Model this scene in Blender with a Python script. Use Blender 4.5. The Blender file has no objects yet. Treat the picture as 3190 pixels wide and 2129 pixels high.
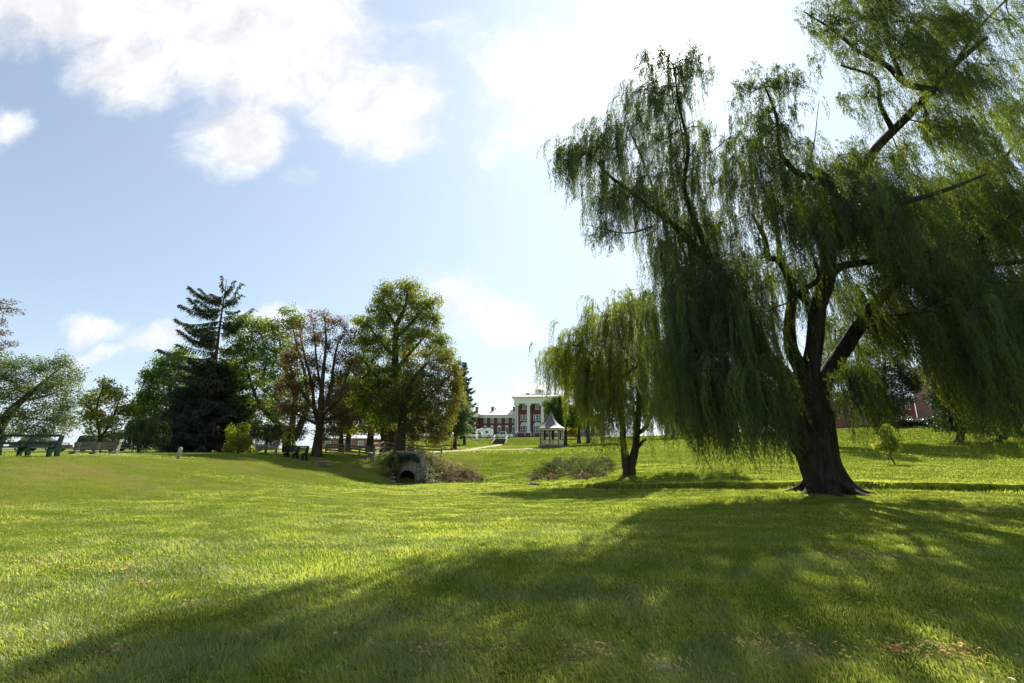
import bpy, math, random
import numpy as np
from mathutils import Vector, Matrix
R = math.radians
rng = np.random.default_rng(7)
random.seed(7)
SC = bpy.context.scene
COL = SC.collection

# ------------------------------------------------------------------ camera
EYE = 1.5            # eye height in metres
FPX = 483.0          # focal length in pixels of a 1024 px wide frame
PITCH = math.atan(106.5 / FPX)
cam_d = bpy.data.cameras.new('camera')
cam_d.sensor_width = 36.0
cam_d.lens = 36.0 * FPX / 1024.0
cam_d.clip_start = 0.05
cam_d.clip_end = 4000
cam = bpy.data.objects.new('camera', cam_d)
cam.location = (0, 0, EYE)
cam.rotation_euler = (math.pi / 2 + PITCH, 0, 0)
COL.objects.link(cam)
SC.camera = cam

# ------------------------------------------------------------------ light
K = 2350.0 / 1024.0
def ray(dx, dy):
    u = (dx / K - 512) / FPX
    v = (341.5 - dy / K) / FPX
    return (u, math.cos(PITCH) - v * math.sin(PITCH), math.sin(PITCH) + v * math.cos(PITCH))
def at(dx, dy, D):
    """point at depth D metres (world y) seen in the photo at (dx, dy)"""
    x, y, z = ray(dx, dy)
    t = D / y
    return np.array((x * t, D, EYE + z * t))
sd = Vector(ray(1530, 105)).normalized()
SUN_EL = math.asin(sd.z)
SUN_AZ = math.atan2(sd.x, sd.y)          # clockwise from +Y
sl = bpy.data.lights.new('sun', 'SUN')
sl.energy = 4.8
sl.angle = R(0.5)
sl.color = (1.0, 0.93, 0.80)
so = bpy.data.objects.new('sun', sl)
so.rotation_euler = (-sd).to_track_quat('-Z', 'Y').to_euler()
so.location = (20, 20, 40)
COL.objects.link(so)
SC.view_settings.view_transform = 'Standard'
SC.view_settings.look = 'None'
SC.view_settings.gamma = 1.0
SC.view_settings.use_curve_mapping = False
SC.view_settings.exposure = 1.45
SC.cycles.max_bounces = 7
SC.cycles.diffuse_bounces = 3
SC.cycles.transmission_bounces = 5
SC.cycles.transparent_max_bounces = 8
SC.cycles.glossy_bounces = 2
SC.cycles.use_adaptive_sampling = True
SC.cycles.adaptive_threshold = 0.02
SC.cycles.sample_clamp_indirect = 4.0
SC.cycles.caustics_reflective = False
SC.cycles.caustics_refractive = False

class NT:
    """small helper to write node trees"""
    def __init__(s, tree):
        s.t = tree; tree.nodes.clear()
    def n(s, typ, **kw):
        nd = s.t.nodes.new(typ)
        ins = kw.pop('ins', {})
        for k, v in kw.items(): setattr(nd, k, v)
        for k, v in ins.items(): s.set(nd.inputs[k], v)
        return nd
    def set(s, sock, v):
        if isinstance(v, bpy.types.NodeSocket): s.t.links.new(v, sock)
        elif isinstance(v, bpy.types.Node): s.t.links.new(v.outputs[0], sock)
        else: sock.default_value = v
    def m(s, op, a, b=0.0, c=0.0, clamp=False):
        nd = s.t.nodes.new('ShaderNodeMath'); nd.operation = op; nd.use_clamp = clamp
        s.set(nd.inputs[0], a); s.set(nd.inputs[1], b)
        s.set(nd.inputs[2], c)
        return nd.outputs[0]
    def vm(s, op, a, b=(0, 0, 0), out=0):
        nd = s.t.nodes.new('ShaderNodeVectorMath'); nd.operation = op
        s.set(nd.inputs[0], a); s.set(nd.inputs[1], b)
        return nd.outputs[out]
    def mix(s, f, a, b, blend='MIX'):
        nd = s.t.nodes.new('ShaderNodeMix'); nd.data_type = 'RGBA'; nd.blend_type = blend
        s.set(nd.inputs[0], f); s.set(nd.inputs[6], a); s.set(nd.inputs[7], b)
        return nd.outputs[2]
    def ss(s, x, lo, hi, a=0.0, b=1.0):
        nd = s.t.nodes.new('ShaderNodeMapRange'); nd.interpolation_type = 'SMOOTHSTEP'
        s.set(nd.inputs[0], x); s.set(nd.inputs[1], lo); s.set(nd.inputs[2], hi)
        s.set(nd.inputs[3], a); s.set(nd.inputs[4], b)
        return nd.outputs[0]
    def noise(s, vec, scale, detail=4, rough=0.55, out=0, dist=0.0):
        nd = s.t.nodes.new('ShaderNodeTexNoise')
        if vec is not None: s.set(nd.inputs['Vector'], vec)
        s.set(nd.inputs['Scale'], scale); s.set(nd.inputs['Detail'], detail)
        s.set(nd.inputs['Roughness'], rough); s.set(nd.inputs['Distortion'], dist)
        return nd.outputs[out]

world = bpy.data.worlds.new('World')
SC.world = world
world.use_nodes = True
w = NT(world.node_tree)
sky = w.n('ShaderNodeTexSky')
sky.sky_type = 'NISHITA'
sky.sun_disc = False
sky.sun_elevation = SUN_EL
sky.sun_rotation = SUN_AZ
sky.altitude = 100
sky.air_density = 1.0
sky.dust_density = 0.7
sky.ozone_density = 1.0
tc = w.n('ShaderNodeTexCoord')
vd = w.vm('NORMALIZE', tc.outputs['Generated'])
sep = w.n('ShaderNodeSeparateXYZ', ins={0: vd})
ysafe = w.m('MAXIMUM', sep.outputs[1], 0.08)
u_ = w.m('DIVIDE', sep.outputs[0], ysafe)
v_ = w.m('DIVIDE', sep.outputs[2], ysafe)
uv = w.n('ShaderNodeCombineXYZ', ins={0: u_, 1: v_, 2: 0.0}).outputs[0]
warp = w.vm('SUBTRACT', w.noise(uv, 2.6, 6, 0.6, out=1), (0.5, 0.5, 0.5))
warp = w.vm('MULTIPLY', warp, (0.26, 0.26, 0.0))
uvw = w.vm('ADD', uv, warp)
def guv(dx, dy):
    x, y, z = ray(dx, dy)
    return x / y, z / y
# (photo x, y, half width, half height, tilt, strength)
blobs = [(160, -90, 900, 240, 6, 1.5), (60, 10, 200, 90, 20, 1.1), (600, 90, 440, 230, 10, 1.2), (300, 130, 250, 140, 30, 1.0), (560, 300, 170, 170, 0, 1.05),
         (850, 240, 240, 160, 15, 1.1), (25, 275, 110, 80, 38, .75), (1210, 190, 220, 280, -20, .8), (1060, 60, 160, 90, 0, .5),
         (1150, 330, 110, 90, 0, .52), (1110, 715, 230, 90, 18, 1.0), (1200, 762, 110, 46, 0, .72), (640, 728, 130, 55, 0, .85),
         (205, 748, 140, 46, 12, .85), (372, 775, 120, 62, 0, .85), (230, 808, 120, 36, 0, .75), (1215, 900, 120, 55, 0, .85),
         (660, 420, 70, 60, 0, .42), (2290, 250, 150, 160, 0, .4), (300, 930, 120, 40, 0, .5), (860, 60, 90, 60, 0, .4)]
acc = None
for bx, by, brx, bry, tilt, st in blobs:
    cu, cv = guv(bx, by)
    hx = abs(guv(bx + brx, by)[0] - guv(bx - brx, by)[0]) / 2
    hy = abs(guv(bx, by - bry)[1] - guv(bx, by + bry)[1]) / 2
    mp = w.n('ShaderNodeMapping', vector_type='TEXTURE')
    w.set(mp.inputs['Vector'], uvw)
    mp.inputs['Location'].default_value = (cu, cv, 0)
    mp.inputs['Rotation'].default_value = (0, 0, R(-tilt))
    mp.inputs['Scale'].default_value = (hx, hy, 1)
    ln = w.vm('LENGTH', mp.outputs[0], out=1)
    g = w.ss(ln, 0.15, 1.15, st, 0.0)
    acc = g if acc is None else w.m('MAXIMUM', acc, g)
front = w.ss(sep.outputs[1], 0.1, 0.3)
fb = w.noise(uvw, 5.5, 9, 0.62)
fb2 = w.noise(uvw, 22.0, 6, 0.6)
dens = w.m('ADD', acc, w.m('MULTIPLY', w.m('SUBTRACT', fb, 0.5), 0.95))
dens = w.m('ADD', dens, w.m('MULTIPLY', w.m('SUBTRACT', fb2, 0.5), 0.22))
cl = w.m('MULTIPLY', w.ss(dens, 0.22, 1.02), front)
# scattered clouds for the half of the sky behind the camera
bk = w.ss(w.noise(vd, 2.2, 6, 0.6), 0.5, 0.68)
bk = w.m('MULTIPLY', bk, w.m('SUBTRACT', 1.0, front))
cl = w.m('MAXIMUM', cl, bk)
sdot = w.vm('DOT_PRODUCT', vd, tuple(sd), out=1)
ang = w.m('ARCCOSINE', sdot)
# thin bright air around the sun
halo = w.m('MULTIPLY', w.m('EXPONENT', w.m('MULTIPLY', ang, -1 / 0.50)), 0.10)
wide = w.m('MULTIPLY', w.ss(ang, 0.1, 1.35, 1.0, 0.0), 0.085)
core = w.m('MULTIPLY', w.m('EXPONENT', w.m('MULTIPLY', ang, -1 / 0.022)), 6.0)
hz = w.m('MULTIPLY', w.m('EXPONENT', w.m('MULTIPLY', w.m('ABSOLUTE', sep.outputs[2]), -3.2)), 0.085)
ns = w.vm('MULTIPLY', sky.outputs[0], (0.031, 0.048, 0.059))
# thin high haze softens the bright blue sky
skyc = w.vm('DIVIDE', ns, w.vm('ADD', w.vm('MULTIPLY', ns, (2.6, 2.4, 1.9)), (1, 1, 1)))
add = w.m('ADD', w.m('ADD', w.m('ADD', w.m('MULTIPLY', halo, 0.6), core), w.m('MULTIPLY', hz, 1.6)), w.m('ADD', w.m('MULTIPLY', wide, 1.2), 0.05))
addc = w.vm('MULTIPLY', w.n('ShaderNodeCombineXYZ', ins={0: add, 1: add, 2: add}).outputs[0], (0.98, 1.0, 1.03))
skyc = w.vm('ADD', skyc, addc)
cshade = w.m('ADD', 0.325, w.m('MULTIPLY', w.ss(fb, 0.30, 0.72), 0.10))
cshade = w.m('SUBTRACT', cshade, w.m('MULTIPLY', w.ss(w.noise(uvw, 9.0, 6, 0.6), 0.45, 0.75), 0.055))
cshade = w.m('ADD', cshade, w.m('ADD', w.m('MULTIPLY', halo, 0.8), w.m('MULTIPLY', core, 0.6)))
cc = w.n('ShaderNodeCombineXYZ', ins={0: cshade, 1: cshade, 2: w.m('MULTIPLY', cshade, 1.02)}).outputs[0]
final = w.mix(w.m('MULTIPLY', cl, 0.93), skyc, cc)
bg = w.n('ShaderNodeBackground', ins={0: final, 1: 1.0})
w.n('ShaderNodeOutputWorld', ins={0: bg.outputs[0]})

# ------------------------------------------------------------------ object helpers
def tag(o, label=None, cat=None, group=None, kind=None):
    if label: o['label'] = label
    if cat: o['category'] = cat
    if group: o['group'] = group
    if kind: o['kind'] = kind
    return o
def thing(name, loc, label, cat, rz=0.0, group=None):
    o = bpy.data.objects.new(name, None)
    o.empty_display_size = 0.3
    COL.objects.link(o)
    o.location = tuple(float(c) for c in loc); o.rotation_euler = (0, 0, rz)
    return tag(o, label, cat, group)
def link(name, me, mat=None, parent=None):
    o = bpy.data.objects.new(name, me)
    COL.objects.link(o)
    if mat is not None: me.materials.append(mat)
    if parent is not None: o.parent = parent
    return o
def copy_tree(o, parent=None):
    c = o.copy(); COL.objects.link(c)
    if parent is not None: c.parent = parent
    for ch in list(o.children): copy_tree(ch, c)
    return c
def np_mesh(name, verts, faces, attrs=None, smooth=False):
    """faces: array (n, k) of equal sized polygons"""
    me = bpy.data.meshes.new(name)
    verts = np.ascontiguousarray(verts, dtype=np.float32)
    faces = np.ascontiguousarray(faces, dtype=np.int32)
    n, k = faces.shape
    me.vertices.add(len(verts)); me.vertices.foreach_set('co', verts.ravel())
    me.loops.add(n * k); me.loops.foreach_set('vertex_index', faces.ravel())
    me.polygons.add(n); me.polygons.foreach_set('loop_start', np.arange(0, n * k, k, dtype=np.int32))
    if smooth: me.polygons.foreach_set('use_smooth', np.ones(n, dtype=bool))
    for an, av in (attrs or {}).items():
        a = me.attributes.new(an, 'FLOAT', 'POINT')
        a.data.foreach_set('value', np.ascontiguousarray(av, dtype=np.float32))
    me.update(calc_edges=True)
    return me
class MB:
    """collects shapes and links them as one mesh object"""
    def __init__(s): s.v = []; s.f = []
    def add(s, vs, fs):
        o = len(s.v); s.v += [tuple(float(c) for c in q) for q in vs]; s.f += [tuple(o + i for i in q) for q in fs]; return s
    def box(s, c, size, rz=0.0, M=None):
        hx, hy, hz_ = [q / 2 for q in size]
        vs = [Vector((x * hx, y * hy, z * hz_)) for z in (-1, 1) for y in (-1, 1) for x in (-1, 1)]
        m = M if M is not None else Matrix.Rotation(rz, 4, 'Z')
        vs = [m @ q + Vector(c) for q in vs]
        return s.add(vs, [(0, 2, 3, 1), (4, 5, 7, 6), (0, 1, 5, 4), (2, 6, 7, 3), (0, 4, 6, 2), (1, 3, 7, 5)])
    def bar(s, a, b, w_, h_, up=(0, 0, 1)):
        a = Vector(a); b = Vector(b); d = (b - a); L = d.length; d.normalize()
        up = Vector(up)
        if abs(d.dot(up)) > 0.98: up = Vector((1, 0, 0))
        sx = d.cross(up).normalized(); sz = sx.cross(d).normalized()
        M = Matrix((sx, d, sz)).transposed().to_4x4()
        return s.box((a + b) / 2, (w_, L, h_), M=M)
    def lathe(s, prof, n=16, c=(0, 0, 0), phase=0.0):
        vs = []; fs = []
        for r, z in prof:
            for i in range(n):
                a = 2 * math.pi * i / n + phase
                vs.append((c[0] + r * math.cos(a), c[1] + r * math.sin(a), c[2] + z))
        for j in range(len(prof) - 1):
            for i in range(n):
                k = (i + 1) % n
                fs.append((j * n + i, j * n + k, (j + 1) * n + k, (j + 1) * n + i))
        fs.append(tuple(range(n - 1, -1, -1))); fs.append(tuple((len(prof) - 1) * n + i for i in range(n)))
        return s.add(vs, fs)
    def tube(s, pts, rads, n=8):
        vs, fs = tube_arrays(np.array(pts, float), np.array(rads, float), n)
        return s.add(vs, [tuple(q) for q in fs])
    def prism(s, poly, axis, a, b):
        """extrude a 2D outline; axis 'y' means outline in x,z from y=a to y=b; 'x' outline in y,z"""
        n = len(poly)
        def P(p, t): return (p[0], t, p[1]) if axis == 'y' else ((t, p[0], p[1]) if axis == 'x' else (p[0], p[1], t))
        vs = [P(p, a) for p in poly] + [P(p, b) for p in poly]
        fs = [tuple(range(n)), tuple(range(2 * n - 1, n - 1, -1))]
        fs += [(i, n + i, n + (i + 1) % n, (i + 1) % n) for i in range(n)]
        return s.add(vs, fs)
    def mesh(s, name, smooth=False):
        import bmesh
        me = bpy.data.meshes.new(name)
        me.from_pydata(s.v, [], s.f)
        bm = bmesh.new(); bm.from_mesh(me)
        bmesh.ops.recalc_face_normals(bm, faces=bm.faces)
        bm.to_mesh(me); bm.free()
        if smooth:
            for p in me.polygons: p.use_smooth = True
        me.update()
        return me
    def build(s, name, mat, parent=None, smooth=False):
        return link(name, s.mesh(name, smooth), mat, parent)
def tube_arrays(pts, rads, n=8):
    m = len(pts)
    tan = np.gradient(pts, axis=0)
    tan /= np.linalg.norm(tan, axis=1, keepdims=True) + 1e-9
    ref = np.array((0.0, 1.0, 0.0)) if abs(tan[0][1]) < 0.8 else np.array((1.0, 0, 0))
    vs = np.zeros((m, n, 3))
    a = np.arange(n) * 2 * math.pi / n
    nrm = np.cross(tan[0], ref); nrm /= np.linalg.norm(nrm) + 1e-9
    for i in range(m):
        nrm = nrm - tan[i] * np.dot(nrm, tan[i]); nrm /= np.linalg.norm(nrm) + 1e-9
        bi = np.cross(tan[i], nrm)
        vs[i] = pts[i] + rads[i] * (np.cos(a)[:, None] * nrm + np.sin(a)[:, None] * bi)
    idx = np.arange(m * n).reshape(m, n)
    A = idx[:-1]; B = idx[1:]
    fs = np.stack([A, np.roll(A, -1, 1), np.roll(B, -1, 1), B], -1).reshape(-1, 4)
    return vs.reshape(-1, 3), fs

def hash2(ix, iy, seed):
    h = (ix.astype(np.int64) * 374761393 + iy.astype(np.int64) * 668265263 + seed * 1442695041) & 0xffffffff
    h = ((h ^ (h >> 13)) * 1274126177) & 0xffffffff
    return ((h ^ (h >> 16)) & 0xffff) / 65535.0
def vnoise(x, y, seed=0):
    x = np.asarray(x, float); y = np.asarray(y, float)
    ix = np.floor(x); iy = np.floor(y); fx = x - ix; fy = y - iy
    fx = fx * fx * (3 - 2 * fx); fy = fy * fy * (3 - 2 * fy)
    a = hash2(ix, iy, seed); b = hash2(ix + 1, iy, seed); c = hash2(ix, iy + 1, seed); d = hash2(ix + 1, iy + 1, seed)
    return (a * (1 - fx) + b * fx) * (1 - fy) + (c * (1 - fx) + d * fx) * fy
def fbm(x, y, seed=0, o=3):
    s = 0; amp = 0.5; tot = 0
    for i in range(o):
        s = s + amp * vnoise(x * 2 ** i, y * 2 ** i, seed + i * 17); tot += amp; amp *= 0.5
    return s / tot

# ------------------------------------------------------------------ terrain
# per column of the photo: (photo y, depth) along the ground, then (world z, depth) beyond
COLS = [
 (-500, [(1165, 11), (1100, 14.5), (1062, 17), (1048, 19)], [(1.2, 26), (1.2, 60), (1.0, 100), (0.5, 400)]),
 (0,   [(1152, 14), (1105, 16.5), (1065, 19), (1047, 21)], [(1.2, 27), (1.15, 60), (1.0, 100), (0.5, 400)]),
 (300, [(1140, 16), (1095, 19.5), (1060, 22.5), (1045, 25)], [(1.18, 32), (1.1, 60), (1.0, 100), (0.5, 400)]),
 (600, [(1125, 20), (1092, 26), (1060, 30), (1046, 33)], [(1.12, 42), (1.05, 60), (1.0, 100), (0.5, 400)]),
 (750, [(1117, 26), (1088, 33), (1058, 39), (1045, 42)], [(1.1, 47), (1.0, 60), (1.2, 100), (1.0, 400)]),
 (850, [(1110, 33), (1092, 38), (1060, 42.5), (1045, 45)], [(1.05, 52), (1.0, 62), (1.3, 110), (1.3, 400)]),
 (897, [(1108, 40), (1086, 42), (1052, 43.6), (1040, 45)], [(1.02, 52), (1.0, 62), (1.6, 110), (1.6, 400)]),
 (912, [(1109, 41.5), (1109, 42.6), (1044, 42.9)], [(1.0, 52), (1.0, 62), (1.7, 110), (2.6, 400)]),
 (966, [(1109, 41.5), (1109, 42.6), (1044, 42.9)], [(1.0, 52), (1.1, 66), (2.2, 100), (3.8, 125), (4.4, 170), (4.4, 400)]),
 (985, [(1108, 41.5), (1090, 42.6), (1046, 46)], [(1.05, 54), (1.2, 68), (2.4, 100), (4.2, 120), (4.6, 170), (4.6, 400)]),
 (1050, [(1107, 40.5), (1082, 44), (1050, 50), (1040, 57), (1033, 68), (1024, 92), (1008, 108)], [(4.0, 125), (4.7, 170), (4.7, 400)]),
 (1120, [(1106, 38), (1085, 43), (1060, 50), (1042, 58), (1033, 68), (1026, 90), (1021, 116), (1007.5, 126)], [(4.9, 170), (4.9, 400)]),
 (1200, [(1111, 34), (1101, 38), (1080, 44), (1060, 50), (1042, 60), (1031, 72), (1024, 110), (1018, 118), (1006.5, 126)], [(5.1, 170), (5.1, 400)]),
 (1300, [(1115, 30), (1101, 35), (1072, 44), (1044, 57), (1026, 80), (1017, 108), (1006, 124)], [(5.2, 170), (5.2, 400)]),
 (1450, [(1120, 24), (1101, 28), (1087, 30), (1064, 42), (1042, 55), (1021, 80), (1010, 108), (1001, 126)], [(5.4, 170), (5.4, 400)]),
 (1700, [(1123, 20), (1088, 28), (1062, 38), (1042, 50), (1015, 75), (1001, 100), (994, 120)], [(5.8, 150), (5.8, 400)]),
 (1900, [(1128, 18.3), (1102, 23), (1072, 33), (1056, 45), (1020, 64), (996, 82), (984, 94)], [(5.7, 120), (5.8, 400)]),
 (2100, [(1129, 18.0), (1102, 23), (1068, 36), (1056, 46), (1020, 60), (995, 76), (978, 90)], [(6.1, 110), (6.2, 400)]),
 (2350, [(1131, 17.8), (1102, 23), (1070, 36), (1057, 44), (1015, 58), (985, 76), (973, 90)], [(6.3, 110), (6.3, 400)]),
 (2800, [(1136, 17.4), (1102, 23), (1070, 36), (1057, 44), (1015, 58), (985, 76), (973, 90)], [(6.3, 110), (6.3, 400)]),
]
NA, ND = 441, 640
TA = np.linspace(R(-58), R(58), NA)
LD = np.linspace(math.log(0.5), math.log(1600), ND)
_cols = []; _ca = []
for cx, pl, wl in COLS:
    p0 = at(cx, 1040, 10.0)
    a = math.atan2(p0[0], p0[1])
    ds = [0.4, 8.0]; zs = [0.0, 0.0]
    for dy, D in pl:
        q = at(cx, dy, D); ds.append(math.hypot(q[0], q[1])); zs.append(q[2])
    for z, D in wl:
        q = D / math.cos(a); ds.append(q); zs.append(z)
    ds.append(2000); zs.append(wl[-1][0])
    _cols.append(np.interp(np.exp(LD), ds, zs)); _ca.append(a)
_cols = np.array(_cols); _ca = np.array(_ca)
TZ = np.zeros((NA, ND))
for j in range(ND):
    TZ[:, j] = np.interp(TA, _ca, _cols[:, j])
def _blur(A, k, ax):
    ker = np.exp(-0.5 * (np.arange(-3 * k, 3 * k + 1) / k) ** 2); ker /= ker.sum()
    P = np.pad(A, [(3 * k, 3 * k) if i == ax else (0, 0) for i in range(2)], mode='edge')
    return np.apply_along_axis(lambda r: np.convolve(r, ker, 'valid'), ax, P)
_sm = _blur(_blur(TZ, 4, 0), 2, 1)
_AA, _DD = np.meshgrid(TA, np.exp(LD), indexing='ij')
_ac = math.atan2(*at(938, 1040, 10.0)[:2])
_wc = np.exp(-((_AA - _ac) / R(2.2)) ** 4 - ((_DD - 43.5) / 4) ** 4)     # keep the cut at the culvert sharp
TZ = _sm * (1 - _wc) + TZ * _wc
_X = _DD * np.sin(_AA); _Y = _DD * np.cos(_AA)
_hum = (fbm(_X / 3.0, _Y / 3.0, 3) - 0.5) * 0.10 + (fbm(_X / 0.9, _Y / 0.9, 5, 2) - 0.5) * 0.045
_hum *= np.clip((_DD - 1.0) / 4, 0.3, 1) * np.clip(1 - (_DD - 70) / 40, 0.2, 1)
TZ += _hum
# lumpy rough bank behind the small willow and right of the culvert
_pb = at(1250, 1075, 42)
_wb = np.exp(-((_X - _pb[0]) / 9) ** 2 - ((_Y - _pb[1]) / 7) ** 2)
TZ += _wb * (fbm(_X / 1.6, _Y / 1.6, 11) - 0.5) * 0.5
# the narrow creek
CREEK = [at(940, 1110, 40.5), at(1100, 1109, 37.5), at(1210, 1113, 33), at(1350, 1119, 26.5), at(1500, 1122, 22.6), at(1700, 1123, 20.4),
         at(1870, 1125, 19.6), at(2050, 1129, 18.9), at(2200, 1131, 18.5), at(2350, 1133, 18.2), at(2700, 1136, 17.8)]
def seg_dist(px, py, poly):
    best = np.full(np.shape(px), 1e9)
    for a, b in zip(poly[:-1], poly[1:]):
        vx, vy = b[0] - a[0], b[1] - a[1]; L2 = vx * vx + vy * vy + 1e-9
        t = np.clip(((px - a[0]) * vx + (py - a[1]) * vy) / L2, 0, 1)
        best = np.minimum(best, np.hypot(px - a[0] - t * vx, py - a[1] - t * vy))
    return best
_wig = (fbm(_X / 1.5, _Y / 1.5, 21, 2) - 0.5) * 0.7
_cd = seg_dist(_X, _Y + _wig, CREEK)
_car = np.clip((0.60 - _cd) / 0.16, 0, 1)
_fall = np.clip((_X - 2.0) / 5.0, 0.15, 1)
_cy = np.interp(_X, [p[0] for p in CREEK], [p[1] for p in CREEK]) - _wig
_far = np.clip((_Y - _cy - 0.15) / 0.3, 0, 1) * (_X > -3)
TZ += _far * np.exp(-np.clip(_cd - .5, 0, None) / 2.2) * 0.20 * _fall * (1 + .5 * (fbm(_X / .7, _Y / .7, 19) - .5))
TZ -= _car * 0.42 * _fall
def gz(x, y):
    """ground height"""
    x = np.asarray(x, float); y = np.asarray(y, float)
    a = np.arctan2(x, y); d = np.log(np.maximum(np.hypot(x, y), 0.5))
    fa = np.clip((a - TA[0]) / (TA[1] - TA[0]), 0, NA - 1.001); fd = np.clip((d - LD[0]) / (LD[1] - LD[0]), 0, ND - 1.001)
    i = fa.astype(int); j = fd.astype(int); ta = fa - i; td = fd - j
    return ((TZ[i, j] * (1 - td) + TZ[i, j + 1] * td) * (1 - ta) + (TZ[i + 1, j] * (1 - td) + TZ[i + 1, j + 1] * td) * ta)
def gp(dx, D, lift=0.0):
    """ground point in photo column dx at depth D"""
    q = at(dx, 1035, D)
    return np.array((q[0], q[1], float(gz(q[0], q[1])) + lift))

def solveD(dx, dy, d0=2.0, d1=180.0):
    """depth at which the photo ray (dx, dy) first meets the ground"""
    ds = np.exp(np.linspace(math.log(d0), math.log(d1), 700)); r = ray(dx, dy)
    k = ds / r[1]; z = EYE + r[2] * k; g = gz(r[0] * k, ds)
    hit = np.nonzero(z <= g)[0]
    return float(ds[hit[0]]) if len(hit) else float(ds[np.argmin(z - g)])
def gpx(dx, dy, lift=0.0):
    return gp(dx, solveD(dx, dy), lift)
# materials ---------------------------------------------------------------
def mat(name, build):
    m = bpy.data.materials.new(name); m.use_nodes = True
    t = NT(m.node_tree); out = t.n('ShaderNodeOutputMaterial')
    build(t, out); return m
def pbr(name, col, rough=0.7, noise=0.0, scale=6.0, col2=None, bump=0.0, bscale=None, metal=0.0, spec=0.3, stretch=(1, 1, 1)):
    def b(t, out):
        c = t.n('ShaderNodeTexCoord').outputs['Object']
        c = t.vm('MULTIPLY', c, stretch)
        if col2 is not None:
            base = t.mix(t.ss(t.noise(c, scale, 5, 0.6), 0.5 - 0.2, 0.5 + 0.2), (*col, 1), (*col2, 1))
        else: base = (*col, 1)
        if noise:
            nv = t.m('ADD', 1 - noise, t.m('MULTIPLY', t.noise(c, scale * 3.1, 4, 0.6), 2 * noise))
            cm = t.n('ShaderNodeCombineXYZ', ins={0: nv, 1: nv, 2: nv}).outputs[0]
            base = t.mix(1.0, base, cm, 'MULTIPLY')
        p = t.n('ShaderNodeBsdfPrincipled', ins={'Base Color': base, 'Roughness': rough, 'Metallic': metal, 'Specular IOR Level': spec})
        if bump:
            bp = t.n('ShaderNodeBump', ins={'Height': t.noise(c, bscale or scale * 2, 6, 0.65), 'Strength': bump, 'Distance': 0.05})
            t.set(p.inputs['Normal'], bp.outputs[0])
        t.set(out.inputs[0], p.outputs[0])
    return mat(name, b)
def leafmat(name, cols, trans=0.5, gloss=0.08, tsat=(1.25, 1.25, 0.45), grough=0.45):
    """cols: list of (pos, rgb) over the per-leaf attribute 'tint'"""
    def b(t, out):
        at_ = t.n('ShaderNodeAttribute', attribute_name='tint')
        rp = t.n('ShaderNodeValToRGB', ins={0: at_.outputs['Fac']})
        el = rp.color_ramp.elements
        while len(el) > 1: el.remove(el[-1])
        el[0].position = cols[0][0]; el[0].color = (*cols[0][1], 1)
        for p, c in cols[1:]:
            e = el.new(p); e.color = (*c, 1)
        c = rp.outputs[0]
        d = t.n('ShaderNodeBsdfDiffuse', ins={0: c})
        tr = t.n('ShaderNodeBsdfTranslucent', ins={0: t.vm('MULTIPLY', c, tsat)})
        m1 = t.n('ShaderNodeMixShader', ins={0: trans, 1: d.outputs[0], 2: tr.outputs[0]})
        g = t.n('ShaderNodeBsdfGlossy', ins={0: (0.9, 0.95, 1.0, 1), 'Roughness': grough})
        m2 = t.n('ShaderNodeMixShader', ins={0: gloss, 1: m1.outputs[0], 2: g.outputs[0]})
        t.set(out.inputs[0], m2.outputs[0])
    return mat(name, b)

def ground_mat(t, out):
    P = t.n('ShaderNodeNewGeometry').outputs['Position']
    Pf = t.vm('MULTIPLY', P, (1, 1, 1))
    n1 = t.noise(Pf, 0.35, 5, 0.6); n2 = t.noise(Pf, 2.5, 6, 0.65); n3 = t.noise(Pf, 14.0, 5, 0.7)
    base = t.mix(t.ss(n1, 0.35, 0.65), (0.105, 0.150, 0.014, 1), (0.150, 0.195, 0.020, 1))
    base = t.mix(t.ss(n2, 0.42, 0.7, 0, 0.6), base, (0.070, 0.110, 0.012, 1))
    base = t.mix(t.ss(n3, 0.55, 0.75, 0, 0.45), base, (0.19, 0.17, 0.055, 1))
    at_ = t.n('ShaderNodeAttribute', attribute_name='mud')
    mudc = t.mix(t.ss(n3, 0.4, 0.6), (0.035, 0.026, 0.016, 1), (0.075, 0.058, 0.036, 1))
    base = t.mix(at_.outputs['Fac'], base, mudc)
    dr_ = t.n('ShaderNodeAttribute', attribute_name='dry')
    sp_ = t.vm('MULTIPLY', P, (0.35, 1.0, 3.0))
    dryc = t.mix(t.ss(t.noise(sp_, 1.1, 6, 0.65), 0.42, 0.62), (0.150, 0.185, 0.028, 1), (0.235, 0.185, 0.075, 1))
    base = t.mix(dr_.outputs['Fac'], base, dryc)
    d = t.n('ShaderNodeBsdfDiffuse', ins={0: base, 1: 0.6})
    bp = t.n('ShaderNodeBump', ins={'Height': t.m('ADD', n2, n3), 'Strength': 0.8, 'Distance': 0.12})
    t.set(d.inputs['Normal'], bp.outputs[0])
    t.set(out.inputs[0], d.outputs[0])
M_ground = mat('meadow_soil', ground_mat)

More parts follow.
